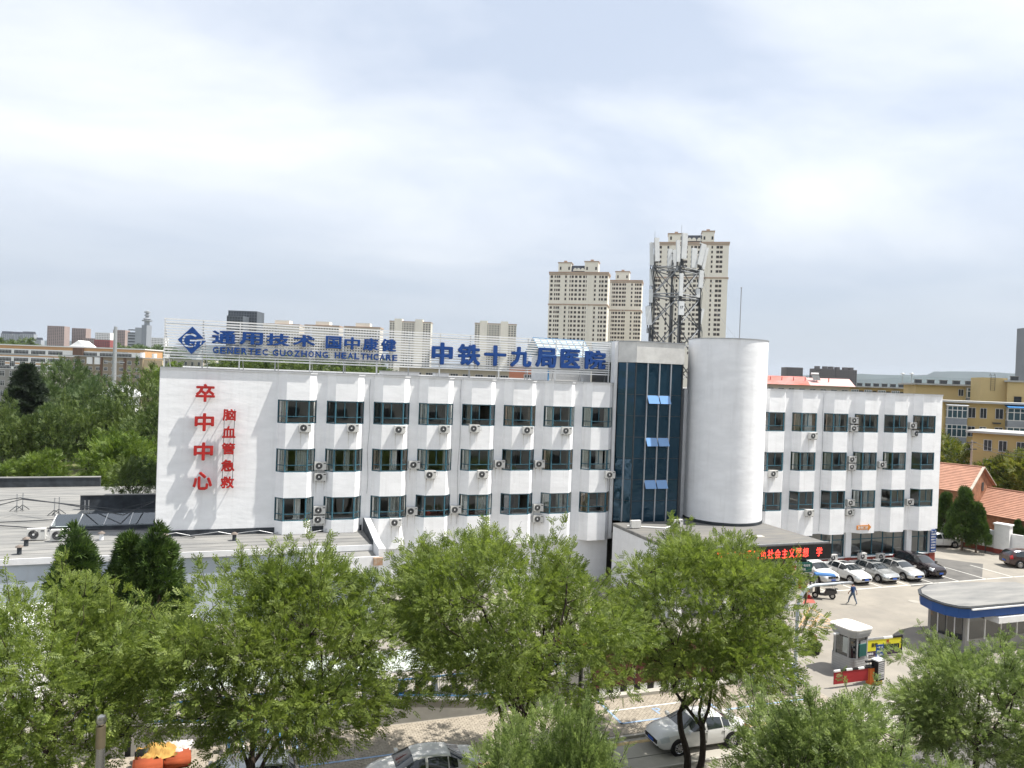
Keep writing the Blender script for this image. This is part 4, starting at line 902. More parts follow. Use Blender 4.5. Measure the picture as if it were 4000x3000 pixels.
# grey brown walk-up block before it
BRN = mat('brown_render', (0.27, 0.225, 0.17), .9, .12, .1, streak=.2); TAN = mat('tan_render', (0.50, 0.40, 0.27), .85, .06, .1)
A_ = DP(253, 1389, 300); B_ = DP(556, 1396, 290); ap, w = block('walkup_flats', 'grey brown five storey flats with dark vertical recesses behind the trees', 'building', A_, B_, 18.9, 11, BRN)
MB().box(-.5, w+.5, -.7, 11.5, 18.902, 19.25).build('roof_edge', GALV, ap); MB().box(w+.002, w+.2, .1, 10.9, 0, 18.8).build('gable_wall', TAN, ap)
MB().box(w-.2, w+9.0, .5, 11, 0, 18.3).build('end_bay', TAN, ap)
nx = 10
for i in range(nx):
    x = w*(i+.12)/nx
    if i % 3 == 1: MB().box(x+2.2, x+3.3, -.25, -.002, 0, 18.8).build('dark_recess', TANB, ap)
    for k in range(6): link('window', winmesh(1.9, 1.35, 2, 1, WFRAME, fr=.09), ap, (x+.15, -.02, 16.3-2.72*k))
    if i in (3, 4): MB().box(x-.2, x+2.4, -.6, -.003, 15.9, 18.7).build('balcony_panel', WALL2, ap)
for k, fx in enumerate((.93, 1.08, 1.24)): MB().cyl((w*fx, 3, 19.25), (w*fx, 3, 21.2-k*.3), .9, n=10).build('water_tank', WHITEP, ap)
A_ = DP(-120, 1437, 215); B_ = DP(152, 1446, 205); o, w = block('walkup_flats', 'grey flats with white balcony windows at the left frame edge', 'building', A_, B_, A_.z, 10, mat('grey_flats', (.30, .29, .27), .9, .1, .2, streak=.2))
for i in range(7):
    for k in range(4): link('window', winmesh(2.1, 1.5, 2, 1, WFRAME, fr=.09), o, (w*(i+.15)/7, -.03, 14.6-2.8*k))
MB().box(-.4, w+.4, -.5, 10.4, 17.9, 18.25).build('roof_edge', GALV, o)
# cream flats below the left end of the sign frame
A_ = DP(640, 1402, 240); B_ = DP(792, 1407, 232); o, w = block('cream_flats', 'cream four storey flats just above the blank wall, under the sign', 'building', A_, B_, DP(640, 1402, 240).z, 10, mat('cream_flats', (.44, .40, .34), .9, .08, .2, streak=.25))
for i in range(6):
    for k in range(3): link('window', winmesh(1.0, 1.25, 1, 0, WFRAME), o, (w*(i+.3)/6, -.03, 16.6-2.9*k))
MB().box(w, w+6.2, 1, 9, 0, 18.0).build('white_end', WHITEP, o)
for k in range(2): link('window', winmesh(.9, 1.1, 0, 0, WFRAME), o, (w+2.6, .97, 15.9-2.4*k))
# low blocks seen through the right half of the sign
A_ = DP(1560, 1436, 150); B_ = DP(1995, 1441, 146); o, w = block('low_flats', 'low cream and grey flats seen through the right half of rooftop frame', 'building', A_, B_, 17.9, 9, mat('low_flats', (.42, .38, .30), .9, .12, .3))
for i in range(9):
    link('window', winmesh(1.6, 1.2, 2, 0, WFRAME), o, (w*(i+.2)/9, -.03, 15.7))
MB().box(-.4, w+.4, -.6, 9, 17.902, 18.15).build('roof_edge', GALV, o)
SALM = mat('salmon_render', (0.47, 0.20, 0.13), .85, .08, .2)
A_ = DP(1990, 1432, 118); B_ = DP(2160, 1436, 116); o, w = block('salmon_block', 'salmon red block with a white window band beside the rooftop hut', 'building', A_, B_, 18.5, 9, SALM)
for i in range(2): link('window', winmesh(2.3, 1.5, 4, 1, WFRAME, fr=.08), o, (w*.35+2.7*i, -.03, 15.6))

# ---- right side: red roofed flats, yellow flats
YEL = mat('yellow_render', (0.50, 0.37, 0.17), .85, .07, .25, streak=.06); YELP = mat('pale_yellow_render', (0.54, 0.42, 0.22), .85, .06, .25); PAN = mat('grey_balcony_panel', (0.26, 0.28, 0.31), .7, .1, 1); REDR = mat('red_sheet_roof', (0.43, 0.11, 0.075), .6, .12, .3, col2=(.50, .22, .20))
TEALG = gloss('bay_glass', (0.03, 0.075, 0.10), .1)
A_ = DP(2950, 1494, 152); B_ = DP(3320, 1500, 148); o, w = block('red_roofed_flats', 'cream flats under a red sheet metal roof behind the right wing', 'building', A_, B_, 17.2, 10, mat('flats_cream', (.46, .42, .36), .9, .08, .3))
for z in (16.0, 13.1):
    for i in range(9): link('window', winmesh(1.15, .95, 1, 0, WFRAME), o, (w*(i+.25)/9, -.03, z-.45))
rr_ = MB(); rr_.prismx([(-.9, 17.21), (10.9, 17.21), (5.0, 19.0)], -.8, w*.58); rr_.build('roof', REDR, o)
rr_ = MB(); rr_.prismx([(-.9, 17.215), (10.9, 17.215), (5.0, 18.8)], w*.58+.02, w+.9); rr_.build('roof', mat('faded_pink_roof', (.58, .36, .34), .6, .1, .4), o)
for i in range(7): MB().cyl((w*(i+.4)/8, 2, 17.9), (w*(i+.4)/8, 2, 18.8), .1, n=6).build('vent_pipe', REDR, o)
sh = MB(); sh.cyl((w*.62, 3, 19.6), (w*.70, 3, 19.6), .26, n=10); sh.build('solar_tank', WHITEP, o); MB().add([(w*.62, 2.9, 19.5), (w*.70, 2.9, 19.5), (w*.71, 1.4, 18.3), (w*.63, 1.4, 18.3)], [(0, 1, 2, 3)]).build('solar_panel', DARKSTEEL, o)
def bay(o, x, z, w=3.0, h=1.75, d=1.0, panel=True):
    f = link('bay_window', None, o); b = MB(); b.box(x, x+w, -d, 0, z, z+h); b.build('bay_glass', TEALG, f)
    fr = MB(); n = 4
    for k in range(n+1): xx = x+w*k/n; fr.box(xx-.05, xx+.05, -d-.04, -d+.02, z, z+h)
    for zz in (z, z+h*.66, z+h): fr.box(x-.05, x+w+.05, -d-.045, -d+.03, zz-.05, zz+.05); fr.box(x-.045, x+.02, -d, 0, zz-.05, zz+.05)
    fr.box(x-.045, x+.02, -d*.5-.04, -d*.5+.04, z, z+h); fr.build('bay_frame', WFRAME, f)
    if panel: MB().box(x-.02, x+w+.02, -d-.02, 0, z-1.1, z-.06).build('bay_panel', PAN, f)
def slabroof(o, w, z, dep, ov=.9): MB().box(-ov, w+ov, -ov, dep+ov, z+.002, z+.28).build('roof_slab', mat('concrete_eave', (.40, .40, .39), .9, .1, .5), o)
def stacks(o, w, z, n, y=3):
    for k in range(n):
        x = w*(k+.5)/n; MB().box(x-.55, x+.55, y, y+.8, z+.28, z+.95).build('chimney', DARKSTEEL, o); MB().box(x-.65, x+.65, y-.1, y+.9, z+.953, z+1.05).build('chimney_cap', BITUMEN, o)
# yellow B
A_ = DP(3688, 1572, 112); B_ = DP(4080, 1590, 108); yb, w = block('yellow_flats', 'yellow flats with stacked white framed bay windows right of the hospital', 'building', A_, B_, 15.25, 9, YEL); slabroof(yb, w, 15.25, 9)
k_ = w/392.0
for k in range(4):
    z = 12.95-2.8*k; bay(yb, 9*k_, z, 78*k_, 1.75); link('window', winmesh(.95, 1.5, 1, 0, WFRAME), yb, (98*k_, -.03, z+.1)); link('window', winmesh(.85, 1.5, 1, 0, WFRAME), yb, (145*k_, -.03, z+.1)); link('window', winmesh(1.0, 1.5, 1, 0, WFRAME), yb, (205*k_, -.03, z+.1)); bay(yb, 245*k_, z, 95*k_, 1.75)
MB().prismx([(-1.7, 14.75), (0.2, 15.1), (.2, 15.24), (-1.7, 14.86)], 240*k_, 350*k_).build('blue_awning', mat('blue_awning', (.04, .18, .42), .5), yb)
MB().prismx([(-1.3, 14.78), (0, 14.9), (0, 15.0), (-1.3, 14.86)], 5*k_, 92*k_).build('bay_roof', WALL2, yb)
cg = MB(); cg.box(195*k_, 225*k_, -.55, -.02, 12.3, 12.5); cg.build('flower_cage', DARKSTEEL, yb)
# yellow A behind
A_ = DP(3578, 1502, 136); B_ = DP(3834, 1508, 133); ya, w = block('yellow_flats', 'plain yellow gable end and bay of flats behind the right wing roof', 'building', A_, B_, 18.0, 10, YELP); slabroof(ya, w, 18.0, 10); stacks(ya, w, 18.0, 5)
k_ = w/256.0; link('window', winmesh(.8, 1.2, 1, 0, WFRAME), ya, (168*k_, -.03, 16.2)); bay(ya, 198*k_, 16.0, 52*k_, 1.7, .8)
A_ = DP(3833, 1474, 126); B_ = DP(3936, 1478, 125); yt, w = block('stair_head', 'yellow stair head box with rusty ladder on the flats', 'building', A_, B_, DP(3833, 1474, 126).z, 5, YELP)
ld = MB(); zt = DP(3833, 1474, 126).z
for x in (w*.36, w*.52): ld.tube([(x, -.15, zt-2.2), (x, -.15, zt+.5), (x, .2, zt+.7), (x, .5, zt+.3)], .03, 5)
for k in range(8): ld.cyl((w*.36, -.15, zt-2.1+k*.35), (w*.52, -.15, zt-2.1+k*.35), .02, n=5)
ld.build('ladder', DARKSTEEL, yt)
A_ = DP(3936, 1492, 124); B_ = DP(4120, 1500, 121); o, w = block('yellow_flats', 'yellow flats with two dark chimneys at the right frame edge', 'building', A_, B_, DP(3936, 1492, 124).z, 9, YELP); slabroof(o, w, DP(3936, 1492, 124).z, 9, .4); stacks(o, w, DP(3936, 1492, 124).z, 3, 1)
for k in range(2): link('window', winmesh(1.0, 1.45, 0, 1, DARKSTEEL), o, (1.0+2.9*k, -.03, 15.0))
# yellow C nearer and lower
A_ = DP(3800, 1678, 100); B_ = DP(4100, 1712, 94); yc, w = block('yellow_house', 'low yellow building with overhanging grey roof slab at right edge', 'building', A_, B_, 11.4, 8, YEL); slabroof(yc, w, 11.4, 8, .7)
k_ = w/300.0
for z in (9.1, 6.5, 3.9):
    for x in (48, 108, 178): link('window', winmesh(32*k_, 1.45, 1, 0, WFRAME), yc, (x*k_, -.03, z))
MB().box(160*k_, 215*k_, -.7, -.02, 8.0, 8.15).build('balcony_shelf', DARKSTEEL, yc); MB().box(162*k_, 180*k_, -.5, -.05, 8.16, 8.9).build('outdoor_unit', WFRAME, yc)
# row D
A_ = DP(3318, 1508, 172); B_ = DP(3585, 1508, 168); o, w = block('yellow_flats', 'far row of yellow flats with white bays and dark chimneys', 'building', A_, B_, 17.3, 9, YEL); slabroof(o, w, 17.3, 9); stacks(o, w, 17.3, 8)
for i in range(5):
    for z in (15.1, 12.3): bay(o, w*(i+.12)/5, z, w*.105, 1.6, .6); 
    link('window', winmesh(.8, 1.3, 1, 0, DARKSTEEL), o, (w*(i+.74)/5, -.03, 15.2))
# dark far slabs, far right tower, lamp masts
DKT = mat('dark_brick_tower', (0.13, 0.115, 0.115), .85, .1, .05)
far('far_apartment_slab', 'dark far apartment slab right of the round tower', 3073, 3137, 1434, 900, DKT, 8, 3.0, ww=.4, zmin=14)
for l, r, t, lb in ((3186, 3262, 1439, 'left'), (3264, 3348, 1443, 'right')):
    o = far('far_apartment_slab', 'dark far apartment slab, %s one of the joined pair' % lb, l, r, t, 900, DKT, 9, 3.0, ww=.4, zmin=14)
    for fx in (.15, .55, .85): MB().box(fx*24-2, fx*24+2, 1, 8, DP(l, t, 900).z, DP(l, t, 900).z+3).build('roof_turret', DKT, o)
far('far_tower', 'grey high rise cut off by the right frame edge', 4030, 4160, 1278, 620, mat('grey_far_tower', (.20, .21, .23), .8, .1, .05), 10, 3.0, ww=.55)
for px, lb in ((3527, 'left'), (3562, 'right')):
    p = DP(px, 1460, 420); ms = thing('stadium_light_mast', '%s one of two distant lamp masts before the hills' % lb, 'mast', (p.x, p.y, 0)); MB().cyl((0, 0, 0), (0, 0, p.z), .3, .2, n=6).build('shaft', GALV, ms); MB().lathe([(.1, p.z-.5), (1.6, p.z), (.3, p.z+.6)], 10).build('lamp_ring', GALV, ms)

# hills on the horizon
HILL = mat('hill_cover', (0.025, 0.042, 0.04), .95, .3, .002)
def hill(name, prof, dist, depth):
    n = len(prof); vs = []; fs = []
    for px, py in prof:
        p = DP(px, py, dist); d = Vector((p.x, p.y+55, 0)).normalized(); f_ = Vector((p.x, p.y, 0))-d*depth*.6; b = Vector((p.x, p.y, 0))+d*depth*.4
        m_ = Vector((p.x, p.y, 0))-d*depth*.25; vs += [(f_.x, f_.y, -5), (m_.x, m_.y, max(0, p.z)*.55), (p.x, p.y, max(p.z, 1)), (b.x, b.y, -5)]
    for i in range(n-1):
        for j in range(3): a = i*4+j; fs.append((a, a+4, a+5, a+1))
    o = MB().add(vs, fs).build(name, HILL, None, smooth=True); tag(o, kind='structure')
rh = random.Random(3)
hill('hills', [(x, 1461+4*math.sin(x*.011)+(0 if x > 3560 else (3560-x)*.012)+rh.uniform(-1, 1)) if not 3640 < x < 3960 else (x, 1455-4*math.sin((x-3640)/320*math.pi)+rh.uniform(-1, 1)+(x-3800)*.02) for x in range(2950, 4300, 28)], 6200, 1500)
hill('near_hills', [(x, 1483-12*math.exp(-((x-3600)/160)**2)+rh.uniform(-1, 1)) for x in range(3300, 4300, 30)], 5000, 1000)
hill('left_hills', [(x, 1332+6*math.sin(x*.02)+(x-150)*.03+rh.uniform(-1, 1)) for x in range(-300, 1000, 30)], 6200, 1500)

# tiled houses on the right
TILE = mat('orange_roof_tile', (0.40, 0.215, 0.15), .85, .14, 1.5, bump=.2, bscale=6); BRK = mat('brown_brick', (0.27, 0.13, 0.075), .9, .3, 2.0, bump=.2, bscale=8)
def tiled(label, ridge0, dirv, length, half, zr, ze, both=True):
    d = Vector((dirv[0], dirv[1], 0)).normalized(); n_ = Vector((d.y, -d.x, 0)); rz = math.atan2(d.y, d.x)
    o = thing('tiled_house', label, 'house', (ridge0.x, ridge0.y, 0), rz)       # local X along the ridge
    MB().prismx([(-half+.3, 0), (half-.3, 0), (half-.3, ze-.1), (0, zr-.18), (-half+.3, ze-.1)], 0.02, length).build('wall', BRK, o)
    nc = 16
    for sgn in (-1, 1):
        for k in range(nc):
            t0, t1 = k/nc, (k+1.25)/nc; lift = .07
            y0, z0 = sgn*half*t0, zr-(zr-ze)*t0; y1, z1 = sgn*half*min(t1, 1.02), zr-(zr-ze)*min(t1, 1.02)
            MB().add([(-.25, y0, z0), (length+.2, y0, z0), (length+.2, y1, z1+lift), (-.25, y1, z1+lift), (-.25, y1, z1), (length+.2, y1, z1), (-.25, y0, z0-.03), (length+.2, y0, z0-.03)],
                     [(0, 1, 2, 3) if sgn < 0 else (3, 2, 1, 0), (3, 2, 5, 4), (4, 5, 7, 6), (0, 3, 4, 6), (1, 7, 5, 2)]).build('tile_course', TILE, o)
    MB().tube([(-.3, 0, zr+.05), (length+.25, 0, zr+.05)], .12, 6).build('ridge_tile', TILE, o)
    for sgn in (-1, 1): MB().add([(-.32, sgn*half, ze-.02), (-.32, 0, zr), (-.05, 0, zr), (-.05, sgn*half, ze-.02), (-.32, sgn*half, ze+.1), (-.32, 0, zr+.12), (-.05, 0, zr+.12), (-.05, sgn*half, ze+.1)], [(4, 5, 6, 7), (0, 1, 5, 4), (3, 2, 6, 7)]).build('verge', mat('verge_mortar', (.42, .38, .32), .9, .2, 2), o)
    return o
r0 = G(3836, 1826, 8.0); h1 = tiled('tiled brick house with its gable end facing the yard', r0, (math.sin(R(-24)), math.cos(R(-24))), 15, 5.2, 8.0, 5.5)
MB().box(-.05, .03, -.9, -.2, 5.2, 6.2).build('gable_window', DARKSTEEL, h1)
r1 = G(3850, 1904, 5.4); h2 = tiled('lower orange tiled house roof at the right frame edge', r1, (math.sin(R(6)), -math.cos(R(6))), 17, 5.0, 5.4, 3.0)
# white yard wall with red base on the right
wa, wb = G(3668, 2118), G(3884, 2158); d = wb-wa; yw = thing('yard_wall', 'low white yard wall with red base and white pillar at right', 'wall', wa, math.atan2(d.y, d.x)); l = d.length
MB().box(0, l, 0, .25, .5, 2.3).build('wall_panel', WALL2, yw); MB().box(0, l, -.03, .28, 0, .498).build('wall_base', DADO, yw); MB().box(l, l+1.4, -.3, .6, .5, 3.0).build('pillar', WHITEP, yw); MB().box(l-.03, l+1.43, -.33, .63, 0, .498).build('pillar_base', DADO, yw); MB().box(l-.1, l+1.5, -.4, .7, 3.003, 3.15).build('pillar_cap', WHITEP, yw)
MB().box(l+1.44, l+16, .2, .45, .4, 2.2).build('wall_panel', WHITEP, yw); MB().box(l+1.44, l+16, .17, .48, 0, .398).build('wall_base', DADO, yw)
# utility poles
up1 = DP(452, 1276, 150); up_ = thing('utility_pole', 'tall pale steel utility pole with cross arms behind the left trees', 'pole', (up1.x, up1.y, 0)); MB().cyl((0, 0, 0), (0, 0, up1.z), .55, .32, n=12).build('shaft', GALV, up_)
for z, l in ((up1.z-5.2, 2.4), (up1.z-7.2, 1.8), (up1.z-10, 1.5)): MB().box(-l, l, -.08, .08, z-.1, z+.1).build('cross_arm', GALV, up_)
for px, py, dd, lb in ((3797, 1720, 92, 'weathered utility pole in front of the low yellow building'), (3692, 1862, 93, 'short utility pole standing before the tiled roof')):
    p = DP(px, py, dd); u = thing('utility_pole', lb, 'pole', (p.x, p.y, 0)); MB().cyl((0, 0, 0), (0, 0, p.z), .16, .1, n=8).build('shaft', mat('pole_concrete', (.32, .29, .25), .9), u)
    for z in (p.z-.3, p.z-1.1): MB().box(-.8, .8, -.06, .06, z-.06, z+.06).build('cross_arm', DARKSTEEL, u)
pa, pb = DP(3797, 1722, 92), DP(4050, 1775, 88)
for k in range(2):
    c = MB(); c.tube([pa.lerp(pb, t/12)+Vector((0, 0, -.4*k-.5*math.sin(math.pi*t/12))) for t in range(13)], .025, 4); tag(c.build('power_line', DARKSTEEL), '%s power line running right from the weathered pole' % ('upper', 'lower')[k], 'wire')
# pavilion with white curved roof in the wood
p = DP(462, 1545, 120); pv = thing('pavilion', 'small pavilion with bulging white roof among the left trees', 'pavilion', (p.x, p.y, 0)); MB().prismy([(-3.2, p.z-.2)] + [(-3.2+6.4*t, p.z+1.6*math.sin(math.pi*t)) for t in np.linspace(0, 1, 12)] + [(3.2, p.z-.2)], 0, 6).build('roof', WHITEP, pv); MB().box(-2.4, 2.4, .5, 5.5, 0, p.z-.2).build('wall', WALL2, pv)
# the building the picture is taken from, seen mirrored in the glass
ob = thing('opposite_building', 'pale building across the road, facing the hospital', 'building', (-30, -62, 0)); MB().box(0, 170, -12, 0, 0, 24).build('wall', CREAMF, ob)
for i in range(46):
    for k in range(6): link('window', winmesh(1.8, 1.6, 1, 0, WFRAME), ob, (2.5+3.6*i+1.8, .0, 2+3.6*k), math.pi)
# ================================================================== vegetation
BARK = mat('dark_bark', (0.035, 0.026, 0.02), .95, .3, 6, bump=.4, bscale=25); BARK2 = mat('grey_bark', (0.10, 0.075, 0.055), .95, .3, 6, bump=.4, bscale=20)
LF_A = leafmat('locust_leaf', (0.078, 0.120, 0.023), (0.225, 0.280, 0.064), .40, .8)
LF_N = leafmat('near_locust_leaf', (0.094, 0.140, 0.040), (0.250, 0.312, 0.104), .40, .8)
LF_C = leafmat('cypress_leaf', (0.022, 0.050, 0.012), (0.085, 0.140, 0.026), .15, .9, .7)
LF_P = leafmat('cedar_leaf', (0.014, 0.026, 0.015), (0.040, 0.058, 0.030), .15, .5, .7)
LF_D = leafmat('dark_broadleaf', (0.034, 0.064, 0.017), (0.135, 0.180, 0.046), .25, .25)
LF_L = leafmat('bright_broadleaf', (0.065, 0.115, 0.020), (0.17, 0.23, 0.045), .32, .3)
LF_W = leafmat('pale_willow_leaf', (0.050, 0.088, 0.028), (0.105, 0.145, 0.052), .3, .25)
LF_Y = leafmat('yellowish_leaf', (0.08, 0.12, 0.02), (0.20, 0.20, 0.045), .32, .5)

def unit(v): return v/np.maximum(np.linalg.norm(v, axis=-1, keepdims=True), 1e-9)
def sprays(P, Dr, length, template, rng, roll=None):
    """place a leaf template (d, s, n axes) at each point P along each direction Dr"""
    n = len(P); d = unit(Dr); a = rng.normal(size=(n, 3)); s = unit(np.cross(d, a)); nn = np.cross(d, s)
    flat = np.where(nn[:, 2:3] < 0, -1, 1); nn = nn*flat
    T = template[None]*length[:, None, None]
    V = P[:, None] + T[..., 0:1]*d[:, None] + T[..., 1:2]*s[:, None] + T[..., 2:3]*nn[:, None]
    return V.reshape(-1, 3)
def quads(nspr, kq): 
    b = np.arange(nspr*kq, dtype=np.int32)*4; return b[:, None]+np.arange(4, dtype=np.int32)[None]
def pinnate(pairs=4, ll=.36, lw=.15, curl=.12):
    T = []
    def leaf(x, ang, L_, z):
        c, s = math.cos(ang), math.sin(ang); dx, dy = c, s; px, py = -s, c
        T.extend([(x, 0, z), (x+dx*L_*.5+px*lw*.5*L_/.34, dy*L_*.5+py*lw*.5*L_/.34, z-.02), (x+dx*L_, dy*L_, z-curl*L_), (x+dx*L_*.5-px*lw*.5*L_/.34, dy*L_*.5-py*lw*.5*L_/.34, z-.02)])
    for k in range(pairs):
        x = .15+.75*k/pairs; leaf(x, R(58), ll, -.10*x*x); leaf(x, -R(58), ll, -.10*x*x)
    leaf(.85, 0, ll, -.08); return np.array(T, np.float32)
def fan(k=5, w=.16, spread=45):
    T = []
    for i in range(k):
        a = R(-spread+2*spread*i/(k-1)); c, s = math.cos(a), math.sin(a); z = .12*((i % 2)*2-1)
        T += [(0, 0, 0), (c*.5-s*w*.5, s*.5+c*w*.5, z*.5), (c, s, z), (c*.5+s*w*.5, s*.5-c*w*.5, z*.5)]
    return np.array(T, np.float32)
PIN = pinnate(); PIN6 = pinnate(3, .46, .17); FAN = fan()
def blob(rng, n): v = rng.normal(size=(n, 3)); return unit(v)

def broadleaf(seed, H, Rc, fork, nclump, nspr, leaf, tmpl=PIN, slen=(.26, .44), stems=1, bark=None, low=.30, rc=(.75, 1.2), lean=0.0, wispy=.25, flat=.62, spread=.45):
    rng = np.random.default_rng(seed); tr = MB(); nodes = []
    zc = H*(1+low)/2; hz = H*(1-low)/2
    def limb(p0, p1, r0, r1, wob, steps=7):
        p0 = np.array(p0); p1 = np.array(p1); pts = []; L_ = np.linalg.norm(p1-p0); off = rng.normal(size=3)*wob*L_; off[2] = abs(off[2])*-.4
        o2 = rng.normal(size=3)*wob*L_*.35
        for i in range(steps+1):
            t = i/steps; q = p0+(p1-p0)*t+off*math.sin(math.pi*t)+o2*math.sin(2*math.pi*t); pts.append(Vector(q)); nodes.append((q, r0+(r1-r0)*t))
        tr.tube(pts, [r0+(r1-r0)*(i/steps)**.8 for i in range(steps+1)], 7); return [np.array(p) for p in pts]
    for s_ in range(stems):
        a0 = rng.uniform(0, 6.28); base = np.array([.35*math.cos(a0)*(stems > 1), .35*math.sin(a0)*(stems > 1), 0]); top = base+np.array([lean+rng.normal()*.25+math.cos(a0)*.7*(stems > 1), rng.normal()*.25+math.sin(a0)*.7*(stems > 1), fork])
        rt = .012*H+.045; rt = rt*(1 if stems == 1 else .8); tk = limb(base, top, rt*1.25, rt*.85, .05)
        nl = 5 if stems == 1 else 3
        for k in range(nl):
            a = a0+k*2*math.pi/nl+rng.uniform(-.5, .5); rr = Rc*rng.uniform(.35, .7); tgt = np.array([lean+math.cos(a)*rr, math.sin(a)*rr, zc+hz*rng.uniform(-.15, .55)])
            lm = limb(top, tgt, rt*.6, rt*.22, .10)
            for q in range(2):
                st = lm[3+q*2]; a2 = a+rng.uniform(-1, 1); t2 = np.array([lean+math.cos(a2)*Rc*rng.uniform(.6, .85), math.sin(a2)*Rc*rng.uniform(.6, .85), zc+hz*rng.uniform(-.45, .6)]); limb(st, t2, rt*.32, rt*.12, .12, 5)
    # clumps through the crown, most of them near its uneven skin
    C_ = []; tries = 0; lob = rng.uniform(0, 6.28, 3)
    while len(C_) < nclump and tries < 9000:
        tries += 1; v = unit(rng.normal(size=3)); fr = rng.uniform(spread, 1.0)**.7; az = math.atan2(v[1], v[0])
        lobes = 1+.16*math.sin(2*az+lob[0])+.12*math.sin(3*az+lob[1])+.10*math.sin(5*az+lob[2]+v[2]*3)
        p = np.array([lean+v[0]*Rc*fr*lobes, v[1]*Rc*fr*lobes, zc+v[2]*hz*fr*(1.0 if v[2] > 0 else .9)])
        if p[2] < H*low*.9: continue
        if any(np.linalg.norm((p-q)*(1, 1, 1.3)) < rc[0]*.72 for q in C_): continue
        C_.append(p)
    NP = np.array([n[0] for n in nodes]); P_all, D_all, L_all = [], [], []
    for c in C_:
        dd = np.linalg.norm(NP-c, axis=1)+np.where(NP[:, 2] > c[2]+.3, 2.5, 0); j = int(dd.argmin()); r0 = min(nodes[j][1]*.6, .035)
        limb(NP[j], c, r0, .008, .12, 4)
        r_ = rng.uniform(*rc); n = int(nspr*(r_/rc[1])**2*rng.uniform(.6, 1.2)); b = blob(rng, n); rad = rng.uniform(.15, 1, n)**.5
        off = b*rad[:, None]*r_*np.array([1, 1, flat]); P = c+off
        out = unit(c-np.array([lean, 0, zc-hz*.5])); Dr = b*.7+out*.55+np.array([0, 0, .12])+rng.normal(size=(n, 3))*.35; Dr[:, 2] -= .15*rng.random(n)
        P_all.append(P); D_all.append(Dr); L_all.append(rng.uniform(*slen, n))
        # wispy shoots standing out of the clump
        for w in range(rng.poisson(wispy*2)):
            dirw = unit(out*.8+np.array([0, 0, .75])+rng.normal(size=3)*.35); Lw = rng.uniform(.5, 1.1); tr.tube([Vector(c+dirw*r_*.5), Vector(c+dirw*(r_*.75+Lw))], [.012, .004], 4)
            t = rng.random(14)[:, None]; P_all.append(c+dirw*(r_*.6+t*Lw)); D_all.append(dirw*.6+rng.normal(size=(14, 3))*.6); L_all.append(rng.uniform(*slen, 14)*.9)
    P = np.concatenate(P_all); Dd = np.concatenate(D_all); Ln = np.concatenate(L_all)
    V = sprays(P, Dd, Ln, tmpl, rng); Q = quads(len(P), len(tmpl)//4)
    return tr.mesh('trunk', bark or BARK, True), fastmesh('crown', V, Q, leaf)

def conifer(seed, H, Rb, leaf, n=4200, clear=.06, power=.75, layered=0, slen=(.28, .5), bark=None, tips=1):
    rng = np.random.default_rng(seed); tr = MB(); tr.tube([Vector((0, 0, 0)), Vector((rng.normal()*.1, rng.normal()*.1, H*.5)), Vector((0, 0, H*.96))], [.02*H+.05, .012*H+.02, .01], 7)
    P, D_ = [], []
    nb = int(70*H/7) if not layered else layered*9
    per = max(8, n//nb)
    for k in range(nb):
        t = clear+(1-clear)*(rng.random()**1.25 if not layered else ((k//9)+.3*rng.random())/layered); z = H*t; rr = Rb*max(.02, (1-(t-clear)/(1-clear)))**power*rng.uniform(.78, 1.12)
        a = rng.uniform(0, 6.28) if not layered else (k % 9)*.698+(k//9)*.4; d = np.array([math.cos(a), math.sin(a), rng.uniform(.25, .7) if not layered else rng.uniform(-.05, .25)])
        up = .35*rr if not layered else .08*rr
        if not layered:
            c = np.array([math.cos(a)*rr*.80, math.sin(a)*rr*.80, z]); b = blob(rng, per); rad = rng.uniform(.2, 1, per)**.5; br = .42+.10*rr
            P.append(c+b*rad[:, None]*np.array([br, br, br*1.25])); D_.append(b*.6+np.array([math.cos(a), math.sin(a), 1.1])*.6+rng.normal(size=(per, 3))*.3)
            tr.tube([Vector((0, 0, max(.2, z-rr*.3))), Vector(c)], [.03, .01], 4)
        else:
            s_ = rng.random(per)**.7; base = np.array([0, 0, z]); lat = np.array([-d[1], d[0], 0])
            P.append(base+d*(s_*rr)[:, None]+lat*(rng.normal(size=per)*.16*rr*(1.1-s_*.7))[:, None]+np.array([0, 0, 1.])*(rng.normal(size=per)*.10)[:, None]); D_.append(d*1.0+rng.normal(size=(per, 3))*.45)
            tr.tube([Vector(base), Vector(base+d*rr*.95)], [.05, .01], 4)
    P = np.concatenate(P); D_ = np.concatenate(D_); P[:, 2] = np.maximum(P[:, 2], .1)
    V = sprays(P, D_, rng.uniform(*slen, len(P)), FAN, rng); Q = quads(len(P), 5)
    return tr.mesh('trunk', bark or BARK2, True), fastmesh('crown', V, Q, leaf)

def plant(name, label, cat, meshes, loc, rz=0.0, s=1.0, group=None, sz=None):
    t = thing(name, label, cat, loc, rz, group); t.scale = (s, s, sz or s)
    link('trunk', meshes[0], t); link('crown', meshes[1], t); return t

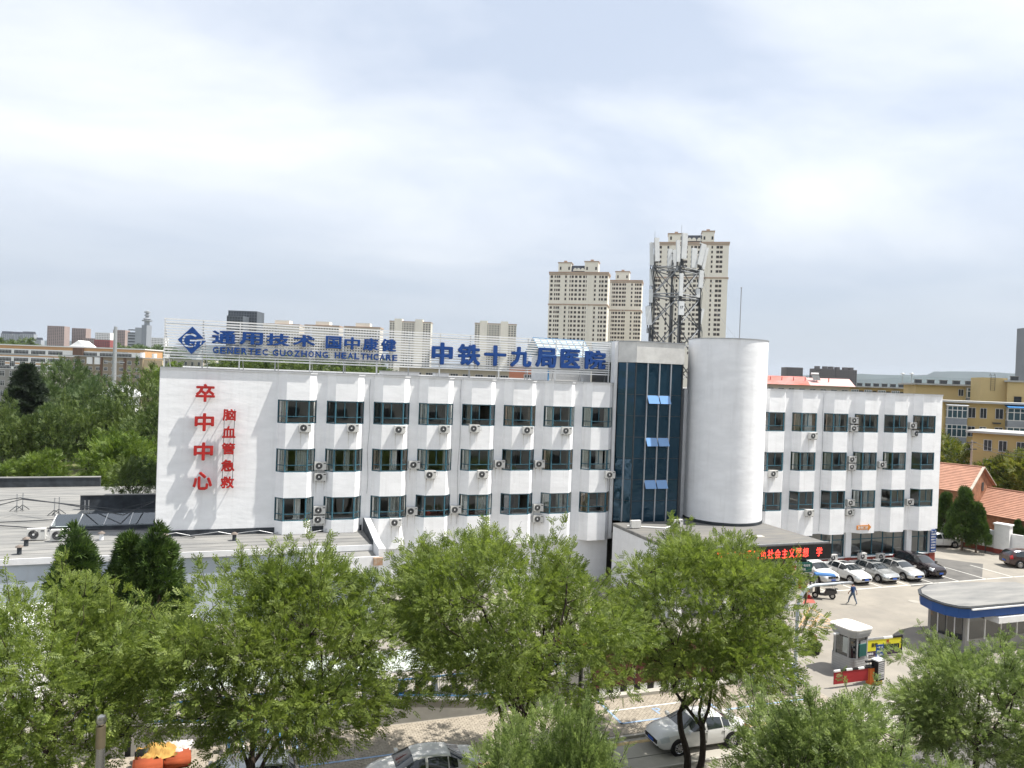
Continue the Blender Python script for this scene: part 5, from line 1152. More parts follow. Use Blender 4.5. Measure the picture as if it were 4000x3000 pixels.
# ---- street trees in the belt beside the side road
STG = 'street trees in front of the hospital'
fg = [broadleaf(21, 9.3, 4.4, 2.2, 118, 190, LF_A, stems=1, lean=1.0, low=.30, wispy=.5, spread=.36, flat=.64, rc=(.58, 1.08), slen=(.22, .37)), broadleaf(22, 9.6, 4.3, 2.4, 116, 180, LF_A, stems=2, low=.32, wispy=.8, spread=.36, flat=.64, rc=(.58, 1.08), slen=(.22, .37)),
      broadleaf(23, 10.4, 5.4, 2.8, 160, 185, LF_A, stems=3, low=.35, wispy=.5, spread=.36, flat=.64, rc=(.58, 1.08), slen=(.22, .37)), broadleaf(24, 9.9, 4.6, 2.4, 126, 190, LF_A, stems=2, low=.33, wispy=.35, spread=.36, flat=.64, rc=(.58, 1.08), slen=(.22, .37))]
plant('locust_tree', 'large leafy street tree at the left frame edge with leaning dark trunk', 'tree', fg[0], (-7.0, -28.3, .06), .3, 1.0, STG)
plant('locust_tree', 'street tree with thin twin trunks in front of the red wall characters', 'tree', fg[1], (1.3, -28.6, .06), 1.1, 1.0, STG)
plant('locust_tree', 'widest bright street tree in the middle with several dark stems', 'tree', fg[2], (9.4, -28.4, .06), 2.0, 1.0, STG)
plant('locust_tree', 'street tree over the white road car, forked dark trunk', 'tree', fg[3], (18.3, -28.6, .06), .4, 1.0, STG)
# ---- nearer trees below the camera
nr = [broadleaf(31, 6.9, 3.3, 2.0, 104, 200, LF_N, low=.2, wispy=.5, slen=(.2, .34), spread=.4, flat=.62, rc=(.55, .98)), broadleaf(32, 6.5, 3.5, 2.2, 100, 195, LF_N, low=.2, wispy=.5, slen=(.2, .34), spread=.4, flat=.62, rc=(.55, .98))]
plant('willow_like_tree', 'pale green feathery tree crown filling the bottom right of the frame', 'tree', nr[0], (17.2, -38.0, 0), .8, 1.0, 'near trees below the camera')
plant('willow_like_tree', 'dark feathery tree at the right frame edge below the blue roofed kiosk', 'tree', nr[1], (28.4, -33.6, 0), 2.2, .98, 'near trees below the camera')
plant('willow_like_tree', 'low feathery treetop at the bottom centre in front of the street trees', 'tree', nr[0], (7.6, -37.6, 0), 3.5, .76, 'near trees below the camera', sz=1.08)
# ---- clipped cypresses in front of the annex
cy = [conifer(41, 7.2, 2.3, LF_C, 5200), conifer(42, 6.9, 2.0, LF_C, 4800)]
plant('cypress_tree', 'dark cone shaped cypress, leftmost before the annex roof', 'tree', cy[0], (-8.8, -10.2, 0), .5, 1.0, 'cypresses before the annex')
plant('cypress_tree', 'dark cypress, left one of the close pair before the annex', 'tree', cy[1], (-6.1, -10.0, 0), 1.7, 1.0, 'cypresses before the annex')
plant('cypress_tree', 'dark cypress, right one of the close pair before the annex', 'tree', cy[0], (-4.75, -10.4, 0), 3.0, 1.0, 'cypresses before the annex')
# ---- the wood behind the annex
bgm = {'dark': [broadleaf(51, 10, 4.2, 3.4, 46, 62, LF_D, PIN6, (.4, .7), low=.36, rc=(1.0, 1.7), wispy=.3), broadleaf(52, 10, 4.0, 3.6, 44, 62, LF_D, PIN6, (.4, .7), low=.38, rc=(1.0, 1.7))],
       'light': [broadleaf(53, 9, 4.2, 1.8, 52, 62, LF_L, PIN6, (.5, .8), low=.16, rc=(1.0, 1.7))], 'willow': [broadleaf(54, 14, 6.4, 3, 70, 70, LF_W, PIN6, (.6, 1.0), low=.2, rc=(1.3, 2.2), wispy=.2)],
       'cedar': [conifer(55, 14, 5.6, LF_P, 6500, clear=.1, power=.9, layered=15, slen=(.5, .95))], 'yellow': [broadleaf(56, 8, 3.6, 2, 46, 60, LF_Y, PIN6, (.45, .75), low=.22, rc=(.9, 1.5), wispy=.4)]}
HT = {'dark': (10, 10), 'light': (9,), 'willow': (14,), 'cedar': (14,), 'yellow': (8,)}
def wood(px, top, dist, kind, label, rz=0.0, wide=1.0, vi=0, name='broadleaf_tree', group='trees of the wood behind the annex'):
    p = DP(px, top, dist); h = p.z; s = h/HT[kind][vi]; t = plant(name, label, 'tree', bgm[kind][vi], (p.x, p.y, 0), rz, s*wide*(.66 if kind in ('willow', 'dark') and dist < 150 else 1), group, sz=s); return t
for a in [(105,1418,112,'cedar','tall dark cedar with layered boughs at the left','cedar_tree'),(255,1408,128,'willow','tall pale round tree topping the left wood','broadleaf_tree'),(195,1500,118,'willow','pale tree between the cedar and the tall round tree','broadleaf_tree'),(355,1490,112,'willow','pale spreading tree in front of the brown flats','broadleaf_tree'),(545,1462,104,'dark','dark tree rising left of the hospital wall top','broadleaf_tree'),
          (15,1575,100,'dark','dark tree cut by the left frame edge','broadleaf_tree'),(60,1640,92,'dark','second dark tree from the left frame edge','broadleaf_tree'),(160,1600,94,'dark','dark tree below the cedar in the wood','broadleaf_tree'),(255,1580,92,'dark','dark tree in the middle of the wood','broadleaf_tree'),(345,1590,90,'dark','dark tree right of the wood middle','broadleaf_tree'),(430,1585,92,'dark','dark tree before the white pavilion','broadleaf_tree'),(520,1625,90,'dark','dark tree near the hospital wall in the wood','broadleaf_tree'),(600,1600,88,'dark','dark tree half hidden by the blank hospital wall','broadleaf_tree'),
          (455,1690,81,'light','bright green tree by the hospital wall','broadleaf_tree'),(545,1700,79,'light','second bright green tree touching the hospital wall','broadleaf_tree'),(175,1760,84,'light','small bright tree between dark trunks','broadleaf_tree'),(40,1800,84,'light','bright bush above the annex back parapet','broadleaf_tree'),(345,1840,84,'light','low bright bush right of the parked white car','broadleaf_tree')]:
    wood(a[0], a[1], a[2], a[3], a[4], rz=(a[0]*.37) % 6.28, vi=(a[0] % 2 if a[3] == 'dark' else 0), name=a[5], wide=.9 if a[3] in ('light',) else 1.0)
plant('cypress_tree', 'leaning dark bush over the annex inner parapet', 'bush', bgm['dark'][0], (-9.2, 14.5, 3.2), 1.0, .52)
# ---- beyond the roof sign and on the right
G2 = 'trees seen behind the hospital roof'
for px, top, d, k, lb in ((700,1425,235,'light','small tree above the blank wall under the sign'),(930,1398,210,'dark','dark tree behind the left half of rooftop sign'),(1010,1405,205,'dark','second dark tree behind the left half of rooftop sign'),(1110,1400,210,'dark','third dark tree behind the rooftop sign'),(1200,1408,200,'dark','fourth dark tree behind the rooftop sign'),(1300,1412,210,'dark','dark tree behind the latin letters'),(1420,1418,210,'dark','fifth dark tree behind the rooftop sign'),(600,1352,520,'willow','far treetop right of the broadcasting tower'),(560,1358,540,'dark','far dark treetop below the broadcasting tower'),(40,1328,520,'dark','far treetop above the school roof at left')):
    wood(px, top, d, k, lb, rz=px*.1, wide=1.7 if d > 400 else 1.25, group=G2)
G3 = 'trees beside the yellow flats'
for px, top, d, k, lb, vi in ((3735,1718,106,'yellow','yellowish tree before the stacked bay windows',0),(3690,1760,105,'yellow','yellowish tree at the hospital right wall edge',0),(3870,1790,97,'yellow','yellowish tree behind the brick gable',0),(3950,1780,95,'yellow','large yellowish tree at the right frame edge',0),(4010,1800,93,'yellow','tree cut off by the right frame edge above tiles',0),(3900,1845,99,'light','bright shrub behind the brick gable',0)):
    wood(px, top, d, k, lb, rz=px*.3, wide=1.15, group=G3)
cr_ = [conifer(61, 6.0, 2.1, LF_C, 3400, clear=.25, power=.85), conifer(62, 5.0, 1.8, LF_C, 3200, clear=.25, power=.5)]
for i, (gx, gy, tx, ty, lb) in enumerate(((3690,2125,3697,1925,'dark conifer touching the hospital right wall'),(3712,2135,3712,2010,'small dark conifer behind the parked white sedan'),(3757,2150,3765,1905,'tallest dark conifer behind the yard wall'),(3812,2160,3815,1965,'dark conifer with bare trunk beside the white pillar'),(3975,2140,3985,2030,'dark conifer at the right frame edge by the yard wall'))):
    b = G(gx, gy); top = F(tx, ty, b.y).z; s = top/6.0; plant('conifer_tree', lb, 'tree', cr_[0], b, i*1.3, s*.72, 'conifers by the yard wall', sz=s)
# vine on the gable, weeds
# ================================================================== vehicles
TYRE = mat('tyre_rubber', (0.012, 0.012, 0.013), .85); RIM = gloss('alloy_rim', (0.45, 0.45, 0.46), .25, .8, 0); CGLASS = gloss('car_glass', (0.018, 0.024, 0.028), .04, 0, .8)
LAMPW = gloss('headlamp', (0.55, 0.58, 0.6), .08); LAMPR = gloss('tail_lamp', (0.42, 0.012, 0.015), .1); PLATE = mat('blue_plate', (0.03, 0.10, 0.42), .5); BLK = mat('black_trim', (0.012, 0.012, 0.013), .5)
SEDAN = [(-2.30,.36,.80,.86,.88,.70,.66,.58),(-2.22,.27,.93,.99,1.01,.82,.78,.70),(-1.95,.22,.97,1.03,1.05,.88,.83,.72),(-1.62,.22,.97,1.06,1.09,.90,.86,.73),(-0.95,.22,.98,1.33,1.40,.905,.87,.60),(-0.45,.22,.975,1.39,1.46,.905,.875,.61),(0.05,.22,.965,1.40,1.47,.905,.875,.62),(0.45,.22,.955,1.35,1.42,.90,.87,.61),(1.18,.22,.93,1.00,1.05,.90,.85,.72),(1.65,.22,.86,.92,.97,.89,.82,.66),(2.05,.24,.76,.81,.85,.85,.75,.58),(2.24,.29,.64,.69,.72,.74,.64,.48),(2.32,.38,.56,.59,.60,.56,.50,.38)]
SUV = [(-2.32,.42,.98,1.06,1.08,.74,.72,.62),(-2.24,.32,1.08,1.20,1.24,.86,.82,.66),(-1.85,.28,1.10,1.55,1.62,.92,.88,.62),(-1.2,.27,1.09,1.60,1.68,.93,.89,.64),(-0.4,.27,1.08,1.62,1.70,.93,.89,.65),(0.15,.27,1.07,1.60,1.68,.93,.89,.65),(0.45,.27,1.06,1.54,1.61,.93,.88,.63),(1.15,.27,1.05,1.12,1.17,.92,.87,.74),(1.65,.27,.99,1.05,1.10,.91,.84,.70),(2.08,.29,.90,.95,.99,.88,.79,.64),(2.28,.34,.76,.81,.84,.80,.70,.54),(2.36,.44,.66,.69,.70,.62,.56,.44)]
def carmesh(tab):
    t = np.array(tab); xs = np.linspace(t[0, 0], t[-1, 0], 93); c = [np.interp(xs, t[:, 0], t[:, k]) for k in range(1, 8)]
    ker = np.array([1, 2, 3, 2, 1.]); ker /= ker.sum(); c = [np.convolve(np.pad(a, 2, mode='edge'), ker, 'valid') for a in c]
    zb, be, te, to, wm, wb, wt = c; rings = []
    for i in range(len(xs)):
        h = [(0, zb[i]), (wm[i]*.86, zb[i]), (wm[i]*.96, zb[i]+.07), (wm[i], zb[i]+(be[i]-zb[i])*.45), (wm[i]*.985, zb[i]+(be[i]-zb[i])*.72), (wb[i], be[i]), ((wb[i]+wt[i])/2+.02*(te[i]-be[i] > .2), (be[i]+te[i])/2), (wt[i], te[i]), (wt[i]*.80, te[i]+(to[i]-te[i])*.62), (wt[i]*.4, te[i]+(to[i]-te[i])*.93), (0, to[i])]
        rings.append(h)
    return xs, rings, be, te
def car(label, paint, tab, loc, heading, name='parked_car', roofbox=True, group=None):
    o = thing(name, label, 'car', (loc[0], loc[1], 0.012), heading, group); xs, rings, be, te = carmesh(tab); n = len(rings[0]); m = len(xs)
    full = [[(x, y, z) for y, z in h] + [(x, -y, z) for y, z in h[-2:0:-1]] for x, h in zip(xs, rings)]; k = len(full[0])
    b = MB(); vs = [p for r_ in full for p in r_]; fs = [(i*k+j, (i+1)*k+j, (i+1)*k+(j+1) % k, i*k+(j+1) % k) for i in range(m-1) for j in range(k)]
    fs = [f[::-1] for f in fs] + [tuple(range(k)), tuple(range(m*k-1, (m-1)*k-1, -1))]
    b.add(vs, fs); b.build('body', paint, o, smooth=True)
    me_n = lambda i, j: (Vector(full[min(i+1, m-1)][j]) - Vector(full[max(i-1, 0)][j])).cross(Vector(full[i][(j+1) % k]) - Vector(full[i][j-1])).normalized()
    def patch(nm, sel, mt, off=.006):
        q = MB(); ids = {}
        def vid(i, j):
            j %= k
            if (i, j) not in ids:
                p = Vector(full[i][j]); nr_ = me_n(i, j)
                c0 = Vector((p.x, 0, .7))
                if nr_.dot(p-c0) < 0: nr_ = -nr_
                ids[(i, j)] = len(q.v); q.v.append(tuple(p+nr_*off))
            return ids[(i, j)]
        for i in range(m-1):
            for j in range(k):
                if sel(i, j): q.f.append((vid(i, j+1), vid(i+1, j+1), vid(i+1, j), vid(i, j))); q.mi.append(0)
        if q.f: q.build(nm, mt, o, smooth=True)
    suv = tab is SUV; top = lambda i: te[i]
    xw0, xw1 = (.50, 1.12); rw = (-1.56, -1.0) if not suv else (-2.2, -1.93)
    crown = lambda j: 7 <= j <= 12      # between the roof edges
    patch('windscreen', lambda i, j: xw0 < xs[i] < xw1 and crown(j), CGLASS); patch('rear_window', lambda i, j: rw[0] < xs[i] < rw[1] and crown(j), CGLASS)
    for sd_ in ((5, 6), (13, 14)):
        for a, c_ in (((.02, .78),) + (((-.86, -.06),) if not suv else ((-.80, -.06), (-1.75, -.90))) if True else ()):
            patch('side_window', lambda i, j: j in sd_ and a < xs[i] < c_ and te[i]-be[i] > .13, CGLASS)
        if not suv: patch('side_window', lambda i, j: j in sd_ and -1.25 < xs[i] < -.92 and te[i]-be[i] > .13, CGLASS)
    if roofbox: patch('sunroof', lambda i, j: -.35 < xs[i] < .28 and 8 <= j <= 11, CGLASS, .004)
    zr = .33 if not suv else .37; wmax = tab[4][5]
    fx, rx = 1.42, -1.36
    for wx in (fx, rx):
        for s in (-1, 1):
            MB().cyl((wx, s*(wmax-.10), zr+.01), (wx, s*(wmax+.006), zr+.01), zr+.075, n=26).build('wheel_arch', BLK, o)
            w = MB().cyl((wx, s*(wmax-.18), zr), (wx, s*(wmax+.022), zr), zr, n=26).build('tyre', TYRE, o)
            r_ = MB(); r_.cyl((wx, s*(wmax+.0), zr), (wx, s*(wmax+.028), zr), zr*.66, n=20); r_.build('rim', BLK, w)
            sp = MB()
            for q in range(10):
                a = q*math.pi/5; sp.obox((wx+math.cos(a)*zr*.36, s*(wmax+.034), zr+math.sin(a)*zr*.36), (zr*.58, .012, .045), M=Matrix.Rotation(-a, 4, 'Y'))
            sp.cyl((wx, s*(wmax+.026), zr), (wx, s*(wmax+.042), zr), .06, n=10)
            for q in range(20):
                a0, a1 = q*math.pi/10, (q+1)*math.pi/10; sp.cyl((wx+math.cos(a0)*zr*.64, s*(wmax+.034), zr+math.sin(a0)*zr*.64), (wx+math.cos(a1)*zr*.64, s*(wmax+.034), zr+math.sin(a1)*zr*.64), .018, n=4, caps=False)
            sp.build('spokes', RIM, w)
    fz = .62 if not suv else .80
    for s in (-1, 1):
        patch('headlight', (lambda s_: lambda i, j: 1.84 < xs[i] < 2.19 and (j in (4, 5) if s_ > 0 else j in (14, 15)))(s), LAMPW, .008)
        patch('tail_light', (lambda s_: lambda i, j: -2.29 < xs[i] < -2.05 and (j in (4, 5) if s_ > 0 else j in (14, 15)))(s), LAMPR, .008)
        mr = MB(); mr.obox((.92, s*(wmax+.09), be[60]+.07), (.14, .22, .13)); mr.build('mirror', paint, o)
    front = tab[-1][0]; rear = tab[0][0]
    MB().obox((front-.02, 0, fz-.09), (.10, 1.0, .16)).build('grille', BLK, o); MB().obox((front-.05, 0, .40), (.09, 1.15, .14)).build('lower_grille', BLK, o); MB().obox((front+.035, 0, .50), (.02, .44, .14)).build('number_plate', PLATE, o); MB().obox((rear-.015, 0, .62), (.02, .44, .14)).build('number_plate', PLATE, o)
    for x in (-.0, -.92): MB().obox((x, 0, .66), (.012, wmax*2+.006, .55)).build('door_seam', BLK, o)
    for x in (.10, -.86):
        for s in (-1, 1): MB().obox((x-.05, s*(wmax+.004), .86 if not suv else .97), (.16, .03, .03)).build('door_handle', paint, o)
    return o
PW = gloss('white_car_paint', (0.72, 0.72, 0.71), .14); PS = gloss('silver_car_paint', (0.45, 0.46, 0.46), .18, .55); PD = gloss('dark_plum_car_paint', (0.018, 0.011, 0.013), .12); PB = gloss('brown_car_paint', (0.045, 0.02, 0.02), .15)
PG = 'cars parked in the hospital yard'; hd = -math.pi/2
car('white SUV parked nearest the entrance canopy', PW, SUV, (46.45, -3.75), hd, roofbox=False, group=PG)
car('white sedan parked next to the white SUV', PW, SEDAN, (49.45, -4.35), hd, group=PG)
car('silver sedan parked in the middle of the row', PS, SEDAN, (52.3, -4.55), hd, group=PG)
car('pale silver sedan parked beside the dark SUV', gloss('pale_silver_paint', (0.56, 0.56, 0.55), .16, .4), SEDAN, (55.15, -4.5), hd, group=PG)
car('dark plum SUV at the right end of the parked row', PD, SUV, (58.2, -4.0), hd, group=PG)
q = G(3700, 2145); car('white sedan parked behind the hospital corner, rear lights showing', PW, SEDAN, (q.x+.2, q.y+1.4), R(168), roofbox=False, group=PG)
q = G(3990, 2228); car('dark brown SUV cut off by the right frame edge', PB, SUV, (q.x+2.1, q.y+.9), R(-20), roofbox=False, group=PG)
car('white sedan driving on the side road under the forked tree', PW, SEDAN, (19.75, -26.35), math.pi, 'car', False)
car('white car on the side road at the bottom centre', PW, SEDAN, (6.9, -26.5), math.pi, 'car', False)
car('silver white car beside the shared bicycles at the bottom', PS, SUV, (-.2, -25.9), math.pi, 'car', False)
p = DP(272, 1858, 86); car('white car glimpsed through the trunks behind the annex', PW, SEDAN, (p.x, p.y), 0, 'parked_car', False); p = DP(45, 1790, 92); car('white car among tree trunks at the left edge', PW, SUV, (p.x, p.y), .2, 'parked_car', False)

# ================================================================== street furniture
CONCW = mat('grey_concrete_wall', (0.36, 0.35, 0.33), .9, .12, .8, bump=.2, bscale=6, streak=.15); FBL = mat('fence_blue', (0.035, 0.12, 0.26), .5, .12, 3); FBAR = mat('fence_bar', (0.13, 0.16, 0.19), .5)
fen = thing('boundary_fence', 'low concrete wall with blue framed railings and square pillars along the pavement', 'fence'); YF = -20.95
pill = (-25.3, -14.9, -4.5, 5.9, 16.25)
for x in pill:
    MB().box(x-.62, x-.12, YF-.28, YF+.25, 0, 2.2).build('pillar', CONCW, fen); MB().box(x+.12, x+.62, YF-.28, YF+.25, 0, 2.2).build('pillar', CONCW, fen); MB().box(x-.12, x+.12, YF-.1, YF+.1, 0, 2.12).build('pillar_core', DARKSTEEL, fen); MB().box(x-.68, x+.68, YF-.34, YF+.3, 2.203, 2.3).build('pillar_cap', CONCW, fen)
barm = MB().box(-.009, .009, -.009, .009, 0, 1).mesh('bar', FBAR)
for a, b in zip(pill[:-1], pill[1:]):
    x0, x1 = a+.62, b-.62; mid = (x0+x1)/2; pr = [(x0, 1.12), (x0+.15*(x1-x0), 1.02), (mid-.1*(x1-x0), .72), (mid+.1*(x1-x0), .72), (x1-.15*(x1-x0), 1.02), (x1, 1.12)]
    wl = MB(); wl.prismy([(x0, 0), (x1, 0)] + pr[::-1], YF-.15, YF+.15); wl.build('low_wall', CONCW, fen); cp = MB(); cp.prismy([(x, z+.002) for x, z in pr] + [(x, z+.09) for x, z in pr[::-1]], YF-.2, YF+.2); cp.build('wall_coping', CONCW, fen)
    MB().tube([(x, YF, z+.20) for x, z in pr], .045, 5).build('bottom_rail', FBL, fen); MB().tube([(x0+.02, YF, 2.02), (x1-.02, YF, 2.02)], .045, 5).build('top_rail', FBL, fen)
    for x in (x0+.03, x1-.03): MB().box(x-.045, x+.045, YF-.04, YF+.04, 1.3, 2.02).build('end_post', FBL, fen)
    n = 46
    if x1 > -12:
        for k in range(1, n):
            x = x0+(x1-x0)*k/n; zb = float(np.interp(x, [q[0] for q in pr], [q[1] for q in pr]))+.2; link('bar', barm, fen, (x, YF, zb), scale=(1, 1, 2.02-zb))
# brown planter wall with striped base
BRW = mat('brown_red_panel', (0.10, 0.034, 0.027), .7, .15, .8); brn = thing('planter_wall', 'dark red brown panel wall with black and white striped base along pavement', 'wall')
MB().box(17.0, 26.6, -21.15, -20.3, .62, 2.15).build('panel', BRW, brn); MB().box(16.9, 26.7, -21.5, -20.2, 0, .28).build('kerb_plinth', KERB, brn)
for k in range(24): MB().box(17.0+k*.4, 17.4+k*.4, -21.12, -20.35, .283, .618).build('stripe_block', WHITEP if k % 2 else BLK, brn)
for x in (19.4, 21.8, 24.2): MB().box(x-.02, x+.02, -21.165, -21.151, .64, 2.13).build('panel_joint', DARKSTEEL, brn)
POTM = mat('clay_pot', (.25, .09, .05), .8); FLW = leafmat('pink_flower', (.5, .13, .10), (.62, .42, .33), .3, 3); LFS = leafmat('pot_leaf', (.05, .10, .02), (.12, .17, .04), .3, 2)
rng_ = np.random.default_rng(5)
def tuft(n, r, leaf, seed, L_=(.12, .22)):
    rg = np.random.default_rng(seed); b = blob(rg, n); P = b*rg.uniform(.2, 1, n)[:, None]**.5*r+np.array([0, 0, r*.9]); return fastmesh('foliage', sprays(P, b+np.array([0, 0, .5]), rg.uniform(*L_, n), FAN, rg), quads(n, 5), leaf)
tf = tuft(90, .28, LFS, 3); ff = tuft(26, .30, FLW, 4, (.07, .12))
for k in range(9):
    t = thing('flower_pot', '%s flower pot from the left on top of the brown panel wall' % ['first','second','third','fourth','fifth','sixth','seventh','eighth','last'][k], 'flower pot', (17.5+k*1.08, -20.7, 2.155), k*1.1, 'flower pots on the brown wall')
    MB().lathe([(.0, 0), (.14, 0), (.2, .26), (.22, .27), (.22, .31), (0, .29)], 12).build('pot', POTM, t); link('foliage', tf, t, (0, 0, .26)); link('flowers', ff, t, (0, 0, .3))
for px, py, lb in ((2178, 2510, 'left'), (2285, 2517, 'right')):
    p = F(px, py, -19.5); s_ = p.z/1.6; t = thing('red_lantern', '%s red ball flower decoration seen through the middle tree' % lb, 'decoration', (p.x, -19.5, 0)); MB().cyl((0, 0, 0), (0, 0, p.z-.2), .03, n=6).build('stem', DARKSTEEL, t); MB().lathe([(0, -.26), (.16, -.2), (.26, 0), (.16, .2), (0, .26)], 12, (0, 0, p.z)).build('ball', mat('coral_red', (.62, .10, .07), .6), t)
# bicycle shed
shd = thing('bicycle_shed', 'long pale green corrugated bicycle shed roof behind the railings', 'shed'); SHM = mat('pale_green_sheet', (0.50, 0.545, 0.49), .55, .08, .8)
for k in range(9):
    x0 = -4.6+k*1.85; b = MB(); nn = 20; vs = []
    for i in range(nn+1):
        x = x0+1.84*i/nn; z = .035*math.sin(i*math.pi/2); vs += [(x, -20.3, 2.22+z), (x, -18.7, 2.60+z)]
    b.add(vs, [(2*i, 2*i+2, 2*i+3, 2*i+1) for i in range(nn)]); b.build('roof_sheet', SHM, shd)
for x in (-4.3, 0, 4.1, 8.2, 11.8): MB().cyl((x, -18.9, 0), (x, -18.9, 2.5), .05, n=8).build('post', GALV, shd)
MB().box(-4.6, 12.05, -20.34, -20.30, 2.12, 2.22).build('gutter', WHITEP, shd)
# white tent-like kiosk with blue edge at the left
tnt = thing('white_tent', 'white panel tent with a slanting blue edge at the left frame edge', 'tent', (-13.6, -17, 0)); MB().box(0, 4.4, 0, 4, 0, 4.4).build('panel', WHITEP, tnt); MB().add([(-.2, -.05, 4.9), (1.1, -.05, 4.9), (.2, -.05, 2.6), (-.2, -.05, 2.6)], [(0, 3, 2, 1)]).build('blue_edge', mat('tent_blue', (.03, .12, .5), .6), tnt)
for k in range(5): MB().cyl((.4+k*.9, -.03, .1), (.4+k*.9, -.03, 4.3), .02, n=5).build('seam', GALV, tnt)
# red notice board before the annex
nb_ = thing('notice_board', 'dark red notice board with white roof in front of the annex', 'board', (-7.4, -8.6, 0)); MB().box(0, 4.6, 0, .15, .35, 1.62).build('panel', mat('board_red', (.22, .03, .025), .6, .1, 1), nb_); MB().prismx([(-.5, 1.70), (.6, 1.70), (.05, 1.95)], -.2, 4.8).build('roof', WHITEP, nb_)
for x in (.1, 1.6, 3.1, 4.5): MB().box(x-.05, x+.05, .02, .13, 0, 1.69).build('post', GALV, nb_)
# parked scooters and bikes
BIK = mat('bike_blue', (0.05, 0.22, 0.50), .4); BIKW = mat('bike_white', (.62, .66, .70), .4)
def bike(label, loc, rz, group, fm=None, lean=.08):
    o = thing('shared_bicycle', label, 'bicycle', loc, rz, group); o.rotation_euler = (lean, 0, rz)
    for x in (-.52, .52):
        w = MB(); 
        for q in range(18):
            a0, a1 = q*math.pi/9, (q+1)*math.pi/9; w.cyl((x+.32*math.cos(a0), 0, .33+.32*math.sin(a0)), (x+.32*math.cos(a1), 0, .33+.32*math.sin(a1)), .02, n=5, caps=False)
        wo_ = w.build('wheel', TYRE, o); s_ = MB()
        for q in range(9): a = q*math.pi/9; s_.cyl((x-.3*math.cos(a), 0, .33-.3*math.sin(a)), (x+.3*math.cos(a), 0, .33+.3*math.sin(a)), .004, n=3)
        s_.build('spokes', GALV, wo_)
    f = MB(); f.tube([(-.52, 0, .33), (-.08, 0, .32), (.36, 0, .75), (.42, 0, .95)], .03, 6); f.tube([(-.08, 0, .32), (-.2, 0, .82)], .025, 6); f.tube([(-.52, 0, .33), (-.18, 0, .7)], .018, 5); f.tube([(.52, 0, .33), (.38, 0, .85), (.36, 0, 1.02)], .022, 6); f.build('frame', fm or BIK, o)
    MB().tube([(.30, -.28, 1.04), (.37, -.1, 1.04), (.37, .1, 1.04), (.30, .28, 1.04)], .015, 5).build('handlebar', DARKSTEEL, o); MB().obox((-.22, 0, .86), (.25, .13, .06)).build('saddle', BLK, o); MB().box(.44, .72, -.16, .16, .78, .98).build('basket', BIKW, o); MB().add([(-.86, -.04, .42), (-.86, .04, .42), (-.52, .045, .70), (-.52, -.045, .70), (-.2, .04, .55), (-.2, -.04, .55)], [(0, 1, 2, 3), (3, 2, 4, 5)]).build('mudguard', BIKW, o)
    MB().cyl((-.08, -.06, .32), (-.08, .06, .32), .09, n=10).build('crank', DARKSTEEL, o); return o
b0 = bike('blue and white shared bicycle in the row beside the silver car', (-.55, -22.6, .1), R(95), 'shared bicycles on the pavement')
for k in range(1, 7): c = copy_tree(b0); c.location = (-.55+.52*k, -22.6+.1*(k % 2), .1); c.rotation_euler = (.08, 0, R(95+3*((k*7) % 5-2)))
b1 = bike('blue shared bicycle at the kerb behind the forked street tree', (26.0, -22.4, .1), R(80), 'shared bicycles by the brown wall')
for k in range(1, 4): c = copy_tree(b1); c.location = (26.0+.9*k, -22.4, .1)
def scooter(label, loc, rz, col, canopy=False, group=None):
    o = thing('electric_scooter', label, 'scooter', loc, rz, group)
    for x in (-.62, .66): w = MB().cyl((x, -.06, .24), (x, .06, .24), .24, n=18).build('wheel', TYRE, o); MB().cyl((x, -.065, .24), (x, .065, .24), .13, n=12).build('rim', RIM, w)
    b = MB(); b.prismy([(-.95, .55), (-.75, .38), (-.35, .3), (-.05, .25), (.3, .25), (.42, .3), (.5, .95), (.42, .98), (.3, .42), (-.02, .40), (-.15, .68), (-.9, .72)], -.15, .15); b.build('body', col, o)
    MB().prismy([(-.85, .72), (-.12, .69), (-.1, .76), (-.4, .82), (-.85, .80)], -.14, .14).build('seat', BLK, o); MB().tube([(.66, 0, .24), (.45, 0, 1.0)], .035, 6).build('fork', DARKSTEEL, o); MB().tube([(.34, -.34, 1.08), (.44, -.12, 1.06), (.44, .12, 1.06), (.34, .34, 1.08)], .018, 5).build('handlebar', DARKSTEEL, o); MB().obox((.50, 0, .88), (.08, .18, .14)).build('headlamp', LAMPW, o)
    MB().box(-1.0, -.82, -.12, .12, .82, .86).build('rack', DARKSTEEL, o); MB().obox((-.98, 0, .52), (.02, .2, .14)).build('number_plate', WHITEP, o)
    if canopy:
        MB().prismx([(-.38, 1.86), (.38, 1.86), (.34, 1.95), (-.34, 1.95)], -.75, .75).build('canopy', mat('canopy_blue', (.05, .15, .36), .5), o); MB().box(.72, .755, -.34, .34, 1.55, 1.86).build('canopy_front', mat('canopy_blue', (.05, .15, .36)), o)
        MB().add([(.62, -.32, .95), (.62, .32, .95), (.74, .32, 1.56), (.74, -.32, 1.56)], [(0, 1, 2, 3)]).build('windscreen', PANE, o)
        for y in (-.3, .3): MB().tube([(.45, y, .95), (.7, y, 1.9)], .015, 5).build('canopy_strut', GALV, o); MB().tube([(-.7, y, .8), (-.7, y, 1.9)], .015, 5).build('canopy_strut', GALV, o)
        MB().prismy([(.34, .35), (.62, .35), (.62, .98), (.40, 1.0)], -.36, .36).build('leg_cover', BLK, o)
    return o
SCD = gloss('scooter_black', (.02, .02, .025), .3)
q = G(3218, 2338); scooter('black electric scooter under a blue rain canopy in the yard', (q.x, q.y, .012), R(150), SCD, True)
q = G(3160, 2290); scooter('dark scooter parked behind the green notice by the ramp', (q.x, q.y, .012), R(60), SCD)
